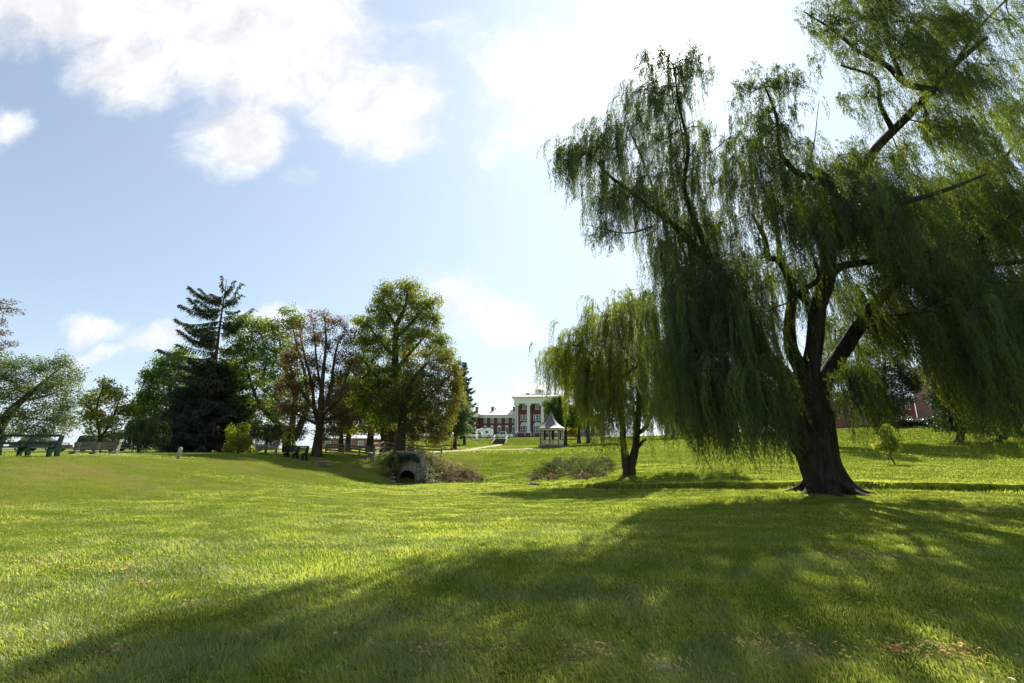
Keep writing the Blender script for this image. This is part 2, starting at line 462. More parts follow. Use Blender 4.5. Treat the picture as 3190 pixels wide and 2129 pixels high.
def build_ground():
    side = np.concatenate([np.arange(61, 300, 4.0)])
    ang = np.concatenate([TA, R(1) * side])
    rr = np.exp(LD)
    A, Dm = np.meshgrid(ang, rr, indexing='ij')
    X = Dm * np.sin(A); Y = Dm * np.cos(A)
    Z = np.zeros_like(X)
    Z[:NA] = TZ
    fr = ((np.degrees(ang[NA:]) - 58) / 244.0)[:, None]
    Z[NA:] = TZ[-1][None] * (1 - fr) + TZ[0][None] * fr
    na, nd = X.shape
    V = np.stack([X, Y, Z], -1).reshape(-1, 3)
    V = np.vstack([V, [[0, 0, 0.0]]])
    idx = np.arange(na * nd).reshape(na, nd)
    A0 = idx; A1 = np.roll(idx, -1, 0)
    F = np.stack([A0[:, :-1], A0[:, 1:], A1[:, 1:], A1[:, :-1]], -1).reshape(-1, 4)
    cap = np.stack([idx[:, 0], np.roll(idx[:, 0], -1), np.full(na, na * nd), np.full(na, na * nd)], -1)
    mud = np.zeros(na * nd + 1)
    m = np.zeros((na, nd)); m[:NA] = np.clip((0.50 - _cd) / 0.1, 0, 1) * (_fall > 0.4)
    mud[:-1] = m.ravel()
    dry = np.zeros(na * nd + 1); g_ = np.gradient(TZ, axis=1) / np.gradient(np.exp(LD))[None]
    m = np.zeros((na, nd)); m[:NA] = np.clip(_blur(g_, 2, 1) / .13, 0, 1) * (_X < -3) * (_DD < 55) * (_DD > 9)
    dry[:-1] = m.ravel() * .6
    F3 = [tuple(q[:3]) for q in cap]
    me = np_mesh('ground', V, F, {'mud': mud, 'dry': dry}, smooth=True)
    # small triangle fan under the camera
    me2 = MB().add([tuple(V[i]) for i in idx[:, 0]] + [(0, 0, 0)], [(i, (i + 1) % na, na) for i in range(na)])
    o = link('ground', me, M_ground)
    import bmesh
    bm = bmesh.new(); bm.from_mesh(me)
    bm.verts.ensure_lookup_table()
    c = bm.verts[na * nd]
    for q in F3:
        try: bm.faces.new((bm.verts[q[1]], bm.verts[q[0]], c)).smooth = True
        except ValueError: pass
    bm.to_mesh(me); bm.free()
    tag(o, kind='structure')
build_ground()
# ------------------------------------------------------------------ grass
M_grass = leafmat('grass_blade', [(0.0, (0.070, 0.120, 0.022)), (0.35, (0.150, 0.210, 0.046)), (0.62, (0.255, 0.305, 0.085)), (0.8, (0.31, 0.34, 0.13)),
                                  (0.88, (0.34, 0.38, 0.25)), (0.94, (0.40, 0.31, 0.18)), (1.0, (0.24, 0.15, 0.09))], trans=0.55, gloss=0.02, tsat=(1.75, 1.65, 0.8))  # paler stops hold the glossy sheen of sunlit grass as colour
PATHS = []
def grass_points(n, d0, d1, pw, amax=57):
    """n points with areal density ~ D**-pw between d0 and d1"""
    e = 2 - pw
    U = rng.random(n)
    D = (d0 ** e + U * (d1 ** e - d0 ** e)) ** (1 / e) if abs(e) > 1e-6 else d0 * (d1 / d0) ** U
    A = rng.uniform(R(-amax), R(amax), n)
    return D * np.sin(A), D * np.cos(A)
FX = lambda x: np.interp(x, [p[0] for p in FOOT], [p[1] for p in FOOT])
RP = at(1250, 1070, 40)
FOOT = [at(x, y, D) for x, y, D in ((-500, 1165, 11), (0, 1152, 14), (300, 1140, 16), (600, 1125, 20), (750, 1117, 26), (850, 1110, 33), (890, 1108, 39))]
def patch_mask(x, y):
    """dead tufts of cut grass, at the spots where the photo shows them"""
    m = np.zeros(len(x))
    for dx, dy, rx in DRY:
        r = ray(dx, dy); t = EYE / -r[2]; cx, cy = r[0] * t, r[1] * t
        s = rx / K * (cy / FPX)
        m = np.maximum(m, np.exp(-((x - cx) / s) ** 2 - ((y - cy) / (s * 0.8)) ** 2))
    return m
TB = at(1888, 1040, 17.8)
DRY = [(1390, 1495, 28), (1310, 1492, 30), (985, 1492, 22), (970, 1510, 20), (810, 1447, 14), (765, 1475, 14), (1755, 1475, 30), (1780, 1500, 26), (1830, 1478, 45), (1870, 1505, 40), (1690, 1478, 14),
       (2190, 1492, 50), (2110, 1490, 34), (2060, 1492, 26), (1975, 1278, 45), (265, 1497, 26), (285, 1312, 20), (190, 1310, 8), (1095, 1158, 14), (830, 1182, 12), (900, 1228, 14), (430, 1387, 16), (330, 1343, 14), (1310, 1515, 40), (1120, 1500, 30), (1530, 1530, 30)]
def grass(name, n, d0, d1, pw, hgt, wid, segs, seed):
    x, y = grass_points(n, d0, d1, pw)
    z = gz(x, y)
    D = np.hypot(x, y)
    cd = seg_dist(x, y, CREEK)
    keep = (cd > 0.5) | (x < 4)
    for pl, wd in PATHS: keep &= seg_dist(x, y, pl) > wd / 2
    for bx, by, br in NOGRASS: keep &= np.hypot(x - bx, y - by) > br
    e0 = .4 / D; sl0 = (gz(x * (1 + e0), y * (1 + e0)) - gz(x * (1 - e0), y * (1 - e0))) * 1.5
    keep &= rng.random(n) > .55 * np.clip(sl0 / .16, 0, 1) * (x < -3) * (D < 50)
    x, y, z, D, cd = x[keep], y[keep], z[keep], D[keep], cd[keep]
    n = len(x)
    big = fbm(x / 2.2, y / 1.1, 31); sm = fbm(x / 0.35, y / 0.35, 37, 2); bg2 = fbm(x / 7, y / 3.0, 41)
    row = 0.5 + 0.5 * np.sin((y * 1.0 + x * 0.12 + fbm(x / 3, y / 3, 77) * 1.6) * 2 * math.pi / 1.15)      # mower swaths
    row = row * np.clip((y - 3) / 3, 0, 1)
    dry = patch_mask(x, y)
    h = hgt * (0.45 + 0.75 * sm + 0.55 * np.clip(big - 0.45, 0, 1) * 2 + 0.22 * row) * rng.uniform(0.55, 1.25, n)
    h *= 1 + 1.3 * np.exp(-((cd - 0.85) / 0.4) ** 2) * (x > 2)
    h *= 1 - 0.45 * dry
    h *= 1 + 1.3 * np.exp(-((np.hypot(x - TB[0], y - TB[1]) - 1.1) / .45) ** 2)
    rough = np.clip(fbm(x / 1.3, y / 1.3, 55) * 2.2 - 1.0, 0, 1)
    wd = wid * rng.uniform(0.6, 1.4, n)
    az = rng.uniform(0, 2 * math.pi, n)
    lay = 2 * math.pi * fbm(x / 0.8, y / 0.8, 43)
    lean = rng.uniform(0.2, 1.25, n) + 0.8 * dry + 0.35 * np.clip(big * 2 - 1, 0, 1)
    ldx = np.cos(az) * 0.6 + np.cos(lay) * 0.9 + 0.15; ldy = np.sin(az) * 0.6 + np.sin(lay) * 0.9 - 0.15
    ln = np.hypot(ldx, ldy) + 1e-6; ldx /= ln; ldy /= ln
    sa = rng.uniform(0, math.pi, n)
    sx, sy = np.cos(sa), np.sin(sa)
    tint = 0.16 + 0.54 * bg2 + 0.30 * (sm - 0.5) + rng.normal(0, 0.11, n) * np.clip(11 / D, .35, 1) + 0.14 * (row - 0.4) + 0.10 * np.clip((D - 8) / 12, 0, 1)
    tint = np.clip(tint, 0.02, 0.78)
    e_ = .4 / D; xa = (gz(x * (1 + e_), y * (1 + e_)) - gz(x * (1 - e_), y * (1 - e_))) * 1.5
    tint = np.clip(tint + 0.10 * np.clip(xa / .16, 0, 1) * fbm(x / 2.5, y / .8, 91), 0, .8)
    pale = rng.random(n) < (0.03 + 0.42 * np.clip(fbm(x / 1.4, y / .7, 97) * 4 - 2.1, 0, 1) * np.clip(1.6 - D / 14, .25, 1) + 0.06 * row)
    tint[pale] = rng.uniform(0.78, 0.89, pale.sum())  # pale blades stand in for glossy reflections on the grass
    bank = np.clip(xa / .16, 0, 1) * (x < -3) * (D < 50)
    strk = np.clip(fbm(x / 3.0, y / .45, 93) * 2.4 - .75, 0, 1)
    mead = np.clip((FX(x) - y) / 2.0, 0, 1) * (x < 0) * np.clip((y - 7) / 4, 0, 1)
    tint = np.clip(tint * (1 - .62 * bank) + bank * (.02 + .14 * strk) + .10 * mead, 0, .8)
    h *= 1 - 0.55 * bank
    fd = seg_dist(x, y, FOOT)
    rgh = np.exp(-((x - RP[0]) / 9) ** 2 - ((y - RP[1]) / 8) ** 2) * np.clip(fbm(x / 1.5, y / 1.5, 58) * 3 - .9, 0, 1)
    h *= 1 + 1.6 * rgh; tint = np.clip(tint - .22 * rgh, 0.02, .8)
    foot = np.exp(-(fd / .55) ** 2); tint = np.clip(tint - .26 * foot, 0.02, .8); h *= 1 + .5 * foot
    dead = rng.random(n) < (0.012 + 0.75 * dry + bank * (.12 + .50 * strk))
    tint[dead] = rng.uniform(0.91, 1.0, dead.sum())
    base = np.stack([x, y, z - 0.01], -1)
    S = np.stack([sx * wd / 2, sy * wd / 2, np.zeros(n)], -1)
    L = np.stack([ldx, ldy, np.zeros(n)], -1)
    lv = []
    for k in range(segs + 1):
        s = k / segs
        hz_ = h * np.sin(np.minimum(s, 1) * 1.0) / math.sin(1.0) * (1 - 0.35 * lean * s)
        off = h * lean * s * s * 0.9
        c = base + L * off[:, None] + np.array((0, 0, 1.0)) * hz_[:, None]
        if k < segs:
            ww = 1.0 - 0.25 * s
            lv += [c - S * ww, c + S * ww]
        else: lv.append(c)
    V = np.stack(lv, 1)                                   # n, 2*segs+1, 3
    m = V.shape[1]
    o = (np.arange(n) * m)[:, None]
    tris = []
    for k in range(segs - 1):
        a = 2 * k; tris += [[a, a + 1, a + 3], [a, a + 3, a + 2]]
    a = 2 * (segs - 1); tris.append([a, a + 1, a + 2])
    F = (o[:, None] + np.array(tris)[None]).reshape(-1, 3)
    return V.reshape(-1, 3), F, np.repeat(tint, m)
def build_grass():
    layers = [(int(150000 * GRASS), 0.9, 4.5, 0.9, 0.098, 0.0052, 3), (int(220000 * GRASS), 4.5, 10, 1.3, 0.066, 0.0068, 2),
              (int(330000 * GRASS), 10, 24, 1.5, 0.052, 0.0095, 1), (int(250000 * GRASS), 24, 60, 1.6, 0.062, 0.021, 1),
              (int(70000 * GRASS), 60, 128, 1.6, 0.11, 0.07, 1)]
    Vs, Fs, Ts, off = [], [], [], 0
    for i, (n, d0, d1, pw, h, wd, sg) in enumerate(layers):
        V, F, T = grass('g', n, d0, d1, pw, h, wd, sg, i)
        Vs.append(V); Fs.append(F + off); Ts.append(T); off += len(V)
    # dry clippings lying on the lawn
    P = []
    for dx, dy, rx in DRY:
        r = ray(dx, dy); t = EYE / -r[2]; s_ = rx / K * (r[1] * t / FPX); k = int(10 + .6 * rx)
        P.append(np.stack([r[0] * t + rng.normal(0, s_ * 1.1, k) + .5 * s_ * rng.normal(), r[1] * t + rng.normal(0, s_ * .6, k)], 1))
    P = np.vstack(P); n = len(P); z = gz(P[:, 0], P[:, 1]) + rng.uniform(.015, .06, n)
    a = rng.uniform(0, 6.28, n); L = rng.uniform(.012, .04, n) * np.clip(P[:, 1] / 3, .8, 2); wd = rng.uniform(.0006, .0017, n) * np.clip(P[:, 1] / 2.5, 1, 4)
    d = np.stack([np.cos(a), np.sin(a), rng.uniform(-.5, .6, n)], 1); sd_ = np.stack([-np.sin(a), np.cos(a), rng.uniform(-.6, .6, n)], 1)
    B = np.column_stack([P, z]); V = np.stack([B, B + d * (L * .5)[:, None] + sd_ * wd[:, None] + np.array((0, 0, .012)), B + d * L[:, None]], 1).reshape(-1, 3)
    Vs.append(V); Fs.append(np.arange(len(V)).reshape(-1, 3) + off); Ts.append(np.repeat(rng.uniform(.90, .98, n), 3))
    # clover leaves low in the turf
    n = 26000; off += len(V); D = 1.2 * (9 / 1.2) ** rng.random(n); A = rng.uniform(R(-55), R(55), n); cx, cy = D * np.sin(A), D * np.cos(A)
    kp = fbm(cx / .6, cy / .6, 83) > .54; cx, cy = cx[kp], cy[kp]; n = len(cx); cz = gz(cx, cy) + rng.uniform(.03, .07, n); a0 = rng.uniform(0, 6.28, n); sz = rng.uniform(.008, .016, n)
    tri = []
    for k in range(3):
        a = a0 + k * 2.094
        p1 = np.stack([cx + np.cos(a - .5) * sz, cy + np.sin(a - .5) * sz, cz + .003], 1); p2 = np.stack([cx + np.cos(a + .5) * sz, cy + np.sin(a + .5) * sz, cz + .001], 1)
        tri.append(np.stack([np.stack([cx, cy, cz], 1), p1, p2], 1))
    V2 = np.concatenate(tri).reshape(-1, 3)
    Vs.append(V2); Fs.append(np.arange(len(V2)).reshape(-1, 3) + off); Ts.append(np.repeat(np.tile(rng.uniform(.05, .4, n), 3), 3)); V = V2
    # small fallen willow leaves scattered under the big tree
    n = 1500; off += len(V); D = rng.uniform(2, 17, n); A = rng.uniform(R(-30), R(50), n); P = np.stack([D * np.sin(A), D * np.cos(A)], 1)
    z = gz(P[:, 0], P[:, 1]) + rng.uniform(.03, .09, n); a = rng.uniform(0, 6.28, n); L = rng.uniform(.03, .07, n)
    d = np.stack([np.cos(a), np.sin(a), rng.uniform(-.4, .4, n)], 1); sd_ = np.stack([-np.sin(a), np.cos(a), rng.uniform(-.4, .4, n)], 1)
    B = np.column_stack([P, z]); V = np.stack([B, B + d * (L * .45)[:, None] + sd_ * (L * .22)[:, None], B + d * L[:, None]], 1).reshape(-1, 3)
    Vs.append(V); Fs.append(np.arange(len(V)).reshape(-1, 3) + off); Ts.append(np.repeat(np.where(rng.random(n) < .5, .8, .95), 3))
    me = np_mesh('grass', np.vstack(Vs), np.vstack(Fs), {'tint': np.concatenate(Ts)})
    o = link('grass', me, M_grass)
    tag(o, 'short mown green meadow grass with straw coloured blades and sheen painted as pale blades covering the ground', 'grass', kind='stuff')
NOGRASS = [(*at(934, 1110, 42.6)[:2], .95)]

# ------------------------------------------------------------------ plants
def leaves_mesh(P, T, N, L, W, tint, fold=0.0):
    """P base points, T unit direction, N unit normal, L length, W width"""
    B = np.cross(T, N); B /= np.linalg.norm(B, axis=1, keepdims=True) + 1e-9
    L = L[:, None]; W = W[:, None]
    v0 = P; v2 = P + T * L; mid = P + T * L * 0.45 + N * (fold * W)
    v1 = mid + B * W / 2; v3 = mid - B * W / 2
    V = np.stack([v0, v1, v2, v3], 1).reshape(-1, 3)
    F = np.arange(len(V)).reshape(-1, 4)
    return V, F, np.repeat(tint, 4)
def unit(n):
    v = rng.normal(size=(n, 3)); return v / (np.linalg.norm(v, axis=1, keepdims=True) + 1e-9)
class Tree:
    """limbs are polylines [(x,y,z,r)...]; clump centres are wired to the nearest limb"""
    def __init__(s): s.n = []; s.par = []; s.r = []; s.fixed = []; s.path = []; s.tubes = []
    def limb(s, pts, sides=10, sub=4):
        pts = np.array(pts, float)
        m = len(pts); t = np.arange(m); tt = np.linspace(0, m - 1, (m - 1) * sub + 1)
        # catmull-rom
        Pp = np.vstack([2 * pts[0] - pts[1], pts, 2 * pts[-1] - pts[-2]])
        out = []
        for q in tt:
            i = min(int(q), m - 2); f = q - i
            p0, p1, p2, p3 = Pp[i], Pp[i + 1], Pp[i + 2], Pp[i + 3]
            out.append(0.5 * ((2 * p1) + (-p0 + p2) * f + (2 * p0 - 5 * p1 + 4 * p2 - p3) * f * f + (-p0 + 3 * p1 - 3 * p2 + p3) * f ** 3))
        out = np.array(out)
        s.tubes.append((out[:, :3], np.maximum(out[:, 3], 0.008), sides))
        base = len(s.n)
        for i, q in enumerate(out):
            s.n.append(q[:3]); s.par.append(base + i - 1 if i else -1); s.fixed.append(True); s.path.append(i * 0.15)
        return s
    def wire(s, C, tipr=0.012, droop=0.0, wander=0.12, maxd=99, skip=0):
        """attach every clump centre with a thin twig; returns kept centres"""
        N = np.array(s.n); nb = len(N)
        lo = skip
        d0 = np.min(np.linalg.norm(C[:, None] - N[None, ::3], axis=2), axis=1)
        order = np.argsort(d0)
        cap = nb + 6 * len(C) + 10
        buf = np.zeros((cap, 3)); buf[:nb] = N; pl = np.zeros(cap); cnt = nb
        par = list(s.par); added = []
        for i in order:
            c = C[i]
            dd = np.linalg.norm(buf[lo:cnt] - c, axis=1) + 0.25 * pl[lo:cnt]
            # prefer parents lower than / inside of the clump
            dd = dd + 0.3 * np.maximum(buf[lo:cnt, 2] - c[2], 0)
            j = int(np.argmin(dd)) + lo
            a = buf[j]; L = np.linalg.norm(c - a)
            k = 1 if L < 0.4 else (2 if L < 1.0 else 4)
            prev = j
            bend = rng.normal(0, wander * L, 3) + np.array((0, 0, 0.18 * L))
            for q in range(1, k + 1):
                f = q / k
                p = a * (1 - f) + c * f + bend * (f * (1 - f))
                buf[cnt] = p; par.append(prev); pl[cnt] = pl[prev] + np.linalg.norm(p - buf[prev]); prev = cnt; cnt += 1
            added.append(prev)
        load = np.zeros(cnt)
        for q in added: load[q] += 1
        for q in range(cnt - 1, nb - 1, -1): load[par[q]] += load[q]
        rad = tipr * np.power(np.maximum(load, 1), 0.42)
        s.twigs = (buf[:cnt].copy(), np.array(par[:cnt]), rad, nb)
        return s
    rugged = 0.0
    def wood(s, name, mt, parent, minr=0.0, tipsides=4):
        Vs, Fs, off = [], [], 0
        for ti_, (P, r, sd_) in enumerate(s.tubes):
            if s.rugged and r[0] > .1:
                tt = np.linspace(0, len(P) - 1, len(P) * 3); P = np.stack([np.interp(tt, np.arange(len(P)), P[:, k]) for k in range(3)], 1); r = np.interp(tt, np.arange(len(r)), r); sd_ = max(sd_, 26 if ti_ else 64)
            V, F = tube_arrays(P, r, sd_)
            if s.rugged and r[0] > .1:
                A = np.repeat(P, sd_, 0); dv = V - A; an = np.tile(np.arange(sd_) * 2 * math.pi / sd_, len(P)); L_ = np.repeat(np.concatenate([[0], np.cumsum(np.linalg.norm(np.diff(P, axis=0), axis=1))]), sd_)
                q = 1 + s.rugged * (np.abs(fbm(np.cos(an) * 6 + 3 * np.sin(an * 2) + 20, L_ * .55 + np.sin(an) * 2, 61 + ti_) - .5) * -2.2 + .25) + .07 * np.sin(an * 3 + L_ * .8 + ti_)
                if ti_ == 0:
                    q += np.clip(.75 - L_, 0, 1) * (.30 * np.maximum(0, np.sin(an * 5 + 1)) + .12 * np.sin(an * 3))
                    q += .30 * np.exp(-((L_ - 3.0) / .28) ** 2 - ((np.angle(np.exp(1j * (an - 3.2)))) / .5) ** 2)
                V = A + dv * q[:, None]
            Vs.append(V); Fs.append(F + off); off += len(V)
        if hasattr(s, 'twigs'):
            B, par, rad, nb = s.twigs
            q = np.arange(nb, len(B)); q = q[rad[q] >= minr]
            a = B[par[q]]; b = B[q]; ra = np.where(par[q] >= nb, rad[np.minimum(par[q], len(rad) - 1)], rad[q] * 1.2); rb = rad[q]
            d = b - a; d /= np.linalg.norm(d, axis=1, keepdims=True) + 1e-9
            ref = np.where(np.abs(d[:, 2:3]) < 0.9, np.array([[0, 0, 1.0]]), np.array([[1.0, 0, 0]]))
            n1 = np.cross(d, ref); n1 /= np.linalg.norm(n1, axis=1, keepdims=True); n2 = np.cross(d, n1)
            k = tipsides; an = np.arange(k) * 2 * math.pi / k
            ring = np.cos(an)[None, :, None] * n1[:, None] + np.sin(an)[None, :, None] * n2[:, None]
            V = np.concatenate([a[:, None] + ring * ra[:, None, None], b[:, None] + ring * rb[:, None, None]], 1)
            ii = np.arange(k); jj = (ii + 1) % k
            f = np.stack([ii, jj, jj + k, ii + k], -1)
            F = ((np.arange(len(q)) * 2 * k)[:, None, None] + f[None]).reshape(-1, 4)
            Vs.append(V.reshape(-1, 3)); Fs.append(F + off)
        V = np.vstack(Vs)
        me = np_mesh(name, V - np.array(parent.location), np.vstack(Fs), smooth=True)
        return link(name, me, mt, parent)
def px_lobe(cx, cy, rx, ry, D, dr, n, shell=0.35, gap=0.0):
    """n points inside an ellipsoid given in photo coordinates"""
    u = unit(n); rad = rng.random(n) ** shell
    u = u * rad[:, None]
    out = []
    for q in u:
        Dd = D + q[1] * dr
        out.append(at(cx + q[0] * rx, cy + q[2] * ry, Dd))
    return np.array(out)
def sunlean(P): return P

def strands(C, per, Lmin, Lmax, spread, leafL, leafW, spacing, wind=(0.0, 0.0), tint0=0.5, tints=0.16, floor=None, out_c=None, bundle=5):
    """hanging willow strands with leaves; C: (n,3) starts, Lmin/Lmax arrays"""
    n = len(C)
    S = n * per
    nb = max(1, int(round(per / bundle)))             # strands hang in ropes of a few each
    bi = rng.integers(0, nb, S) + np.repeat(np.arange(n) * nb, per)
    NB = n * nb
    P0 = np.repeat(C, per, 0) + (rng.normal(0, 1, (NB, 3)) * np.array((spread, spread, spread * 0.6)))[bi] + rng.normal(0, .075, (S, 3))
    bl = rng.random(NB) ** 1.2
    Ls = np.repeat(Lmin, per) + np.clip(bl[bi] + rng.normal(0, .16, S), 0, 1.15) * np.repeat(Lmax - Lmin, per)
    ob = unit(NB); o = ob[bi] + 0.25 * unit(S); o[:, 2] = 0
    if out_c is not None:
        oc = P0 - out_c; oc[:, 2] = 0; oc /= np.linalg.norm(oc, axis=1, keepdims=True) + 1e-6; o = o * 0.7 + oc * 0.6
    arch = rng.uniform(0.1, 0.6, NB)[bi] * rng.uniform(.8, 1.2, S)
    clt = rng.normal(tint0, tints, NB)[bi] + rng.normal(0, tints * 0.3, S)
    k = int(np.max(Ls) / spacing) + 1
    s = (np.arange(k)[None] + rng.random((S, 1))) * spacing
    ok = s < Ls[:, None]
    if floor is not None:
        zz = P0[:, 2:3] - s + 0.3
        ok &= zz > (gz(P0[:, 0], P0[:, 1])[:, None] + floor + rng.uniform(0, 1.0, (S, 1)))
    e = 1 - np.exp(-s / 0.45)
    ph = rng.uniform(0, 6.28, (NB, 2, 1))[bi] + rng.normal(0, .4, (S, 2, 1)); fr = rng.uniform(0.7, 2.0, (NB, 2, 1))[bi]
    wx = np.sin(s * fr[:, 0] * 2 + ph[:, 0]) * 0.055 * s ** 0.6; wy = np.sin(s * fr[:, 1] * 2 + ph[:, 1]) * 0.055 * s ** 0.6
    X = P0[:, 0:1] + o[:, 0:1] * arch[:, None] * e + wx + wind[0] * s * (0.3 + 0.12 * s)
    Y = P0[:, 1:2] + o[:, 1:2] * arch[:, None] * e + wy + wind[1] * s * (0.3 + 0.12 * s)
    Z = P0[:, 2:3] + arch[:, None] * 0.9 * e * np.exp(-s * 0.8) - s + 0.45 * e * arch[:, None]
    Pt = np.stack([X, Y, Z], -1)[ok]
    tn = np.repeat(clt[:, None], k, 1)[ok]
    m = len(Pt)
    T = unit(m) * 0.62 + np.array((wind[0] * 0.5, wind[1] * 0.5, -1.0)); T /= np.linalg.norm(T, axis=1, keepdims=True)
    N = unit(m)
    return leaves_mesh(Pt, T, N, leafL * rng.uniform(0.6, 1.3, m), leafW * rng.uniform(0.7, 1.3, m), np.clip(tn + rng.normal(0, 0.07, m), 0, 1), 0.12)
def leafclumps(C, per, rad, leafL, leafW, tint, tsd=0.06, flat=0.8, droop=0.2, jitter=0.12):
    """C clump centres, leaves scattered around them in flattened tufts"""
    n = len(C); S = n * per
    rr = np.repeat(rad * rng.uniform(0.7, 1.3, n), per)
    q = unit(S); ln = rng.random(S) ** 0.5
    off = q * (ln * rr)[:, None] * np.array((1, 1, flat))
    P = np.repeat(C, per, 0) + off
    T = q + unit(S) * 0.7 + np.array((0, 0, -droop)); T /= np.linalg.norm(T, axis=1, keepdims=True)
    N = unit(S) * 0.8 + np.array((0, 0, 0.8)); N /= np.linalg.norm(N, axis=1, keepdims=True)
    tn = np.repeat(tint + rng.normal(0, jitter, n), per) + rng.normal(0, tsd, S)
    return leaves_mesh(P, T, N, leafL * rng.uniform(0.6, 1.3, S), leafW * rng.uniform(0.7, 1.3, S), np.clip(tn, 0, 1), 0.1)
def join(parts):
    Vs, Fs, Ts, off = [], [], [], 0
    for V, F, T in parts:
        Vs.append(V); Fs.append(F + off); Ts.append(T); off += len(V)
    return np.vstack(Vs), np.vstack(Fs), np.concatenate(Ts)
def crown(parts, mt, parent, name='crown'):
    V, F, T = join(parts)
    me = np_mesh(name, V - np.array(parent.location), F, {'tint': T})
    return link(name, me, mt, parent)
def bark(name, c1, c2, s=5.0):
    return pbr(name, c1, 0.9, 0.25, s, c2, 1.0, s * 3, stretch=(1, 1, 0.2), spec=0.15)
M_bark_willow = bark('willow_bark', (0.018, 0.015, 0.012), (0.055, 0.046, 0.036), 7.0)
M_bark = bark('tree_bark', (0.035, 0.028, 0.022), (0.075, 0.060, 0.045))
M_willow = leafmat('willow_leaf', [(0, (0.024, 0.044, 0.020)), (0.45, (0.056, 0.090, 0.034)), (0.8, (0.115, 0.160, 0.048)), (1, (0.19, 0.21, 0.06))], 0.58, 0.022, (1.75, 1.6, 0.4), 0.4)
M_willow_s = leafmat('young_willow_leaf', [(0, (0.060, 0.095, 0.020)), (0.5, (0.115, 0.155, 0.030)), (0.85, (0.160, 0.200, 0.040)), (1, (0.21, 0.22, 0.05))], 0.56, 0.03, (1.6, 1.5, 0.35))

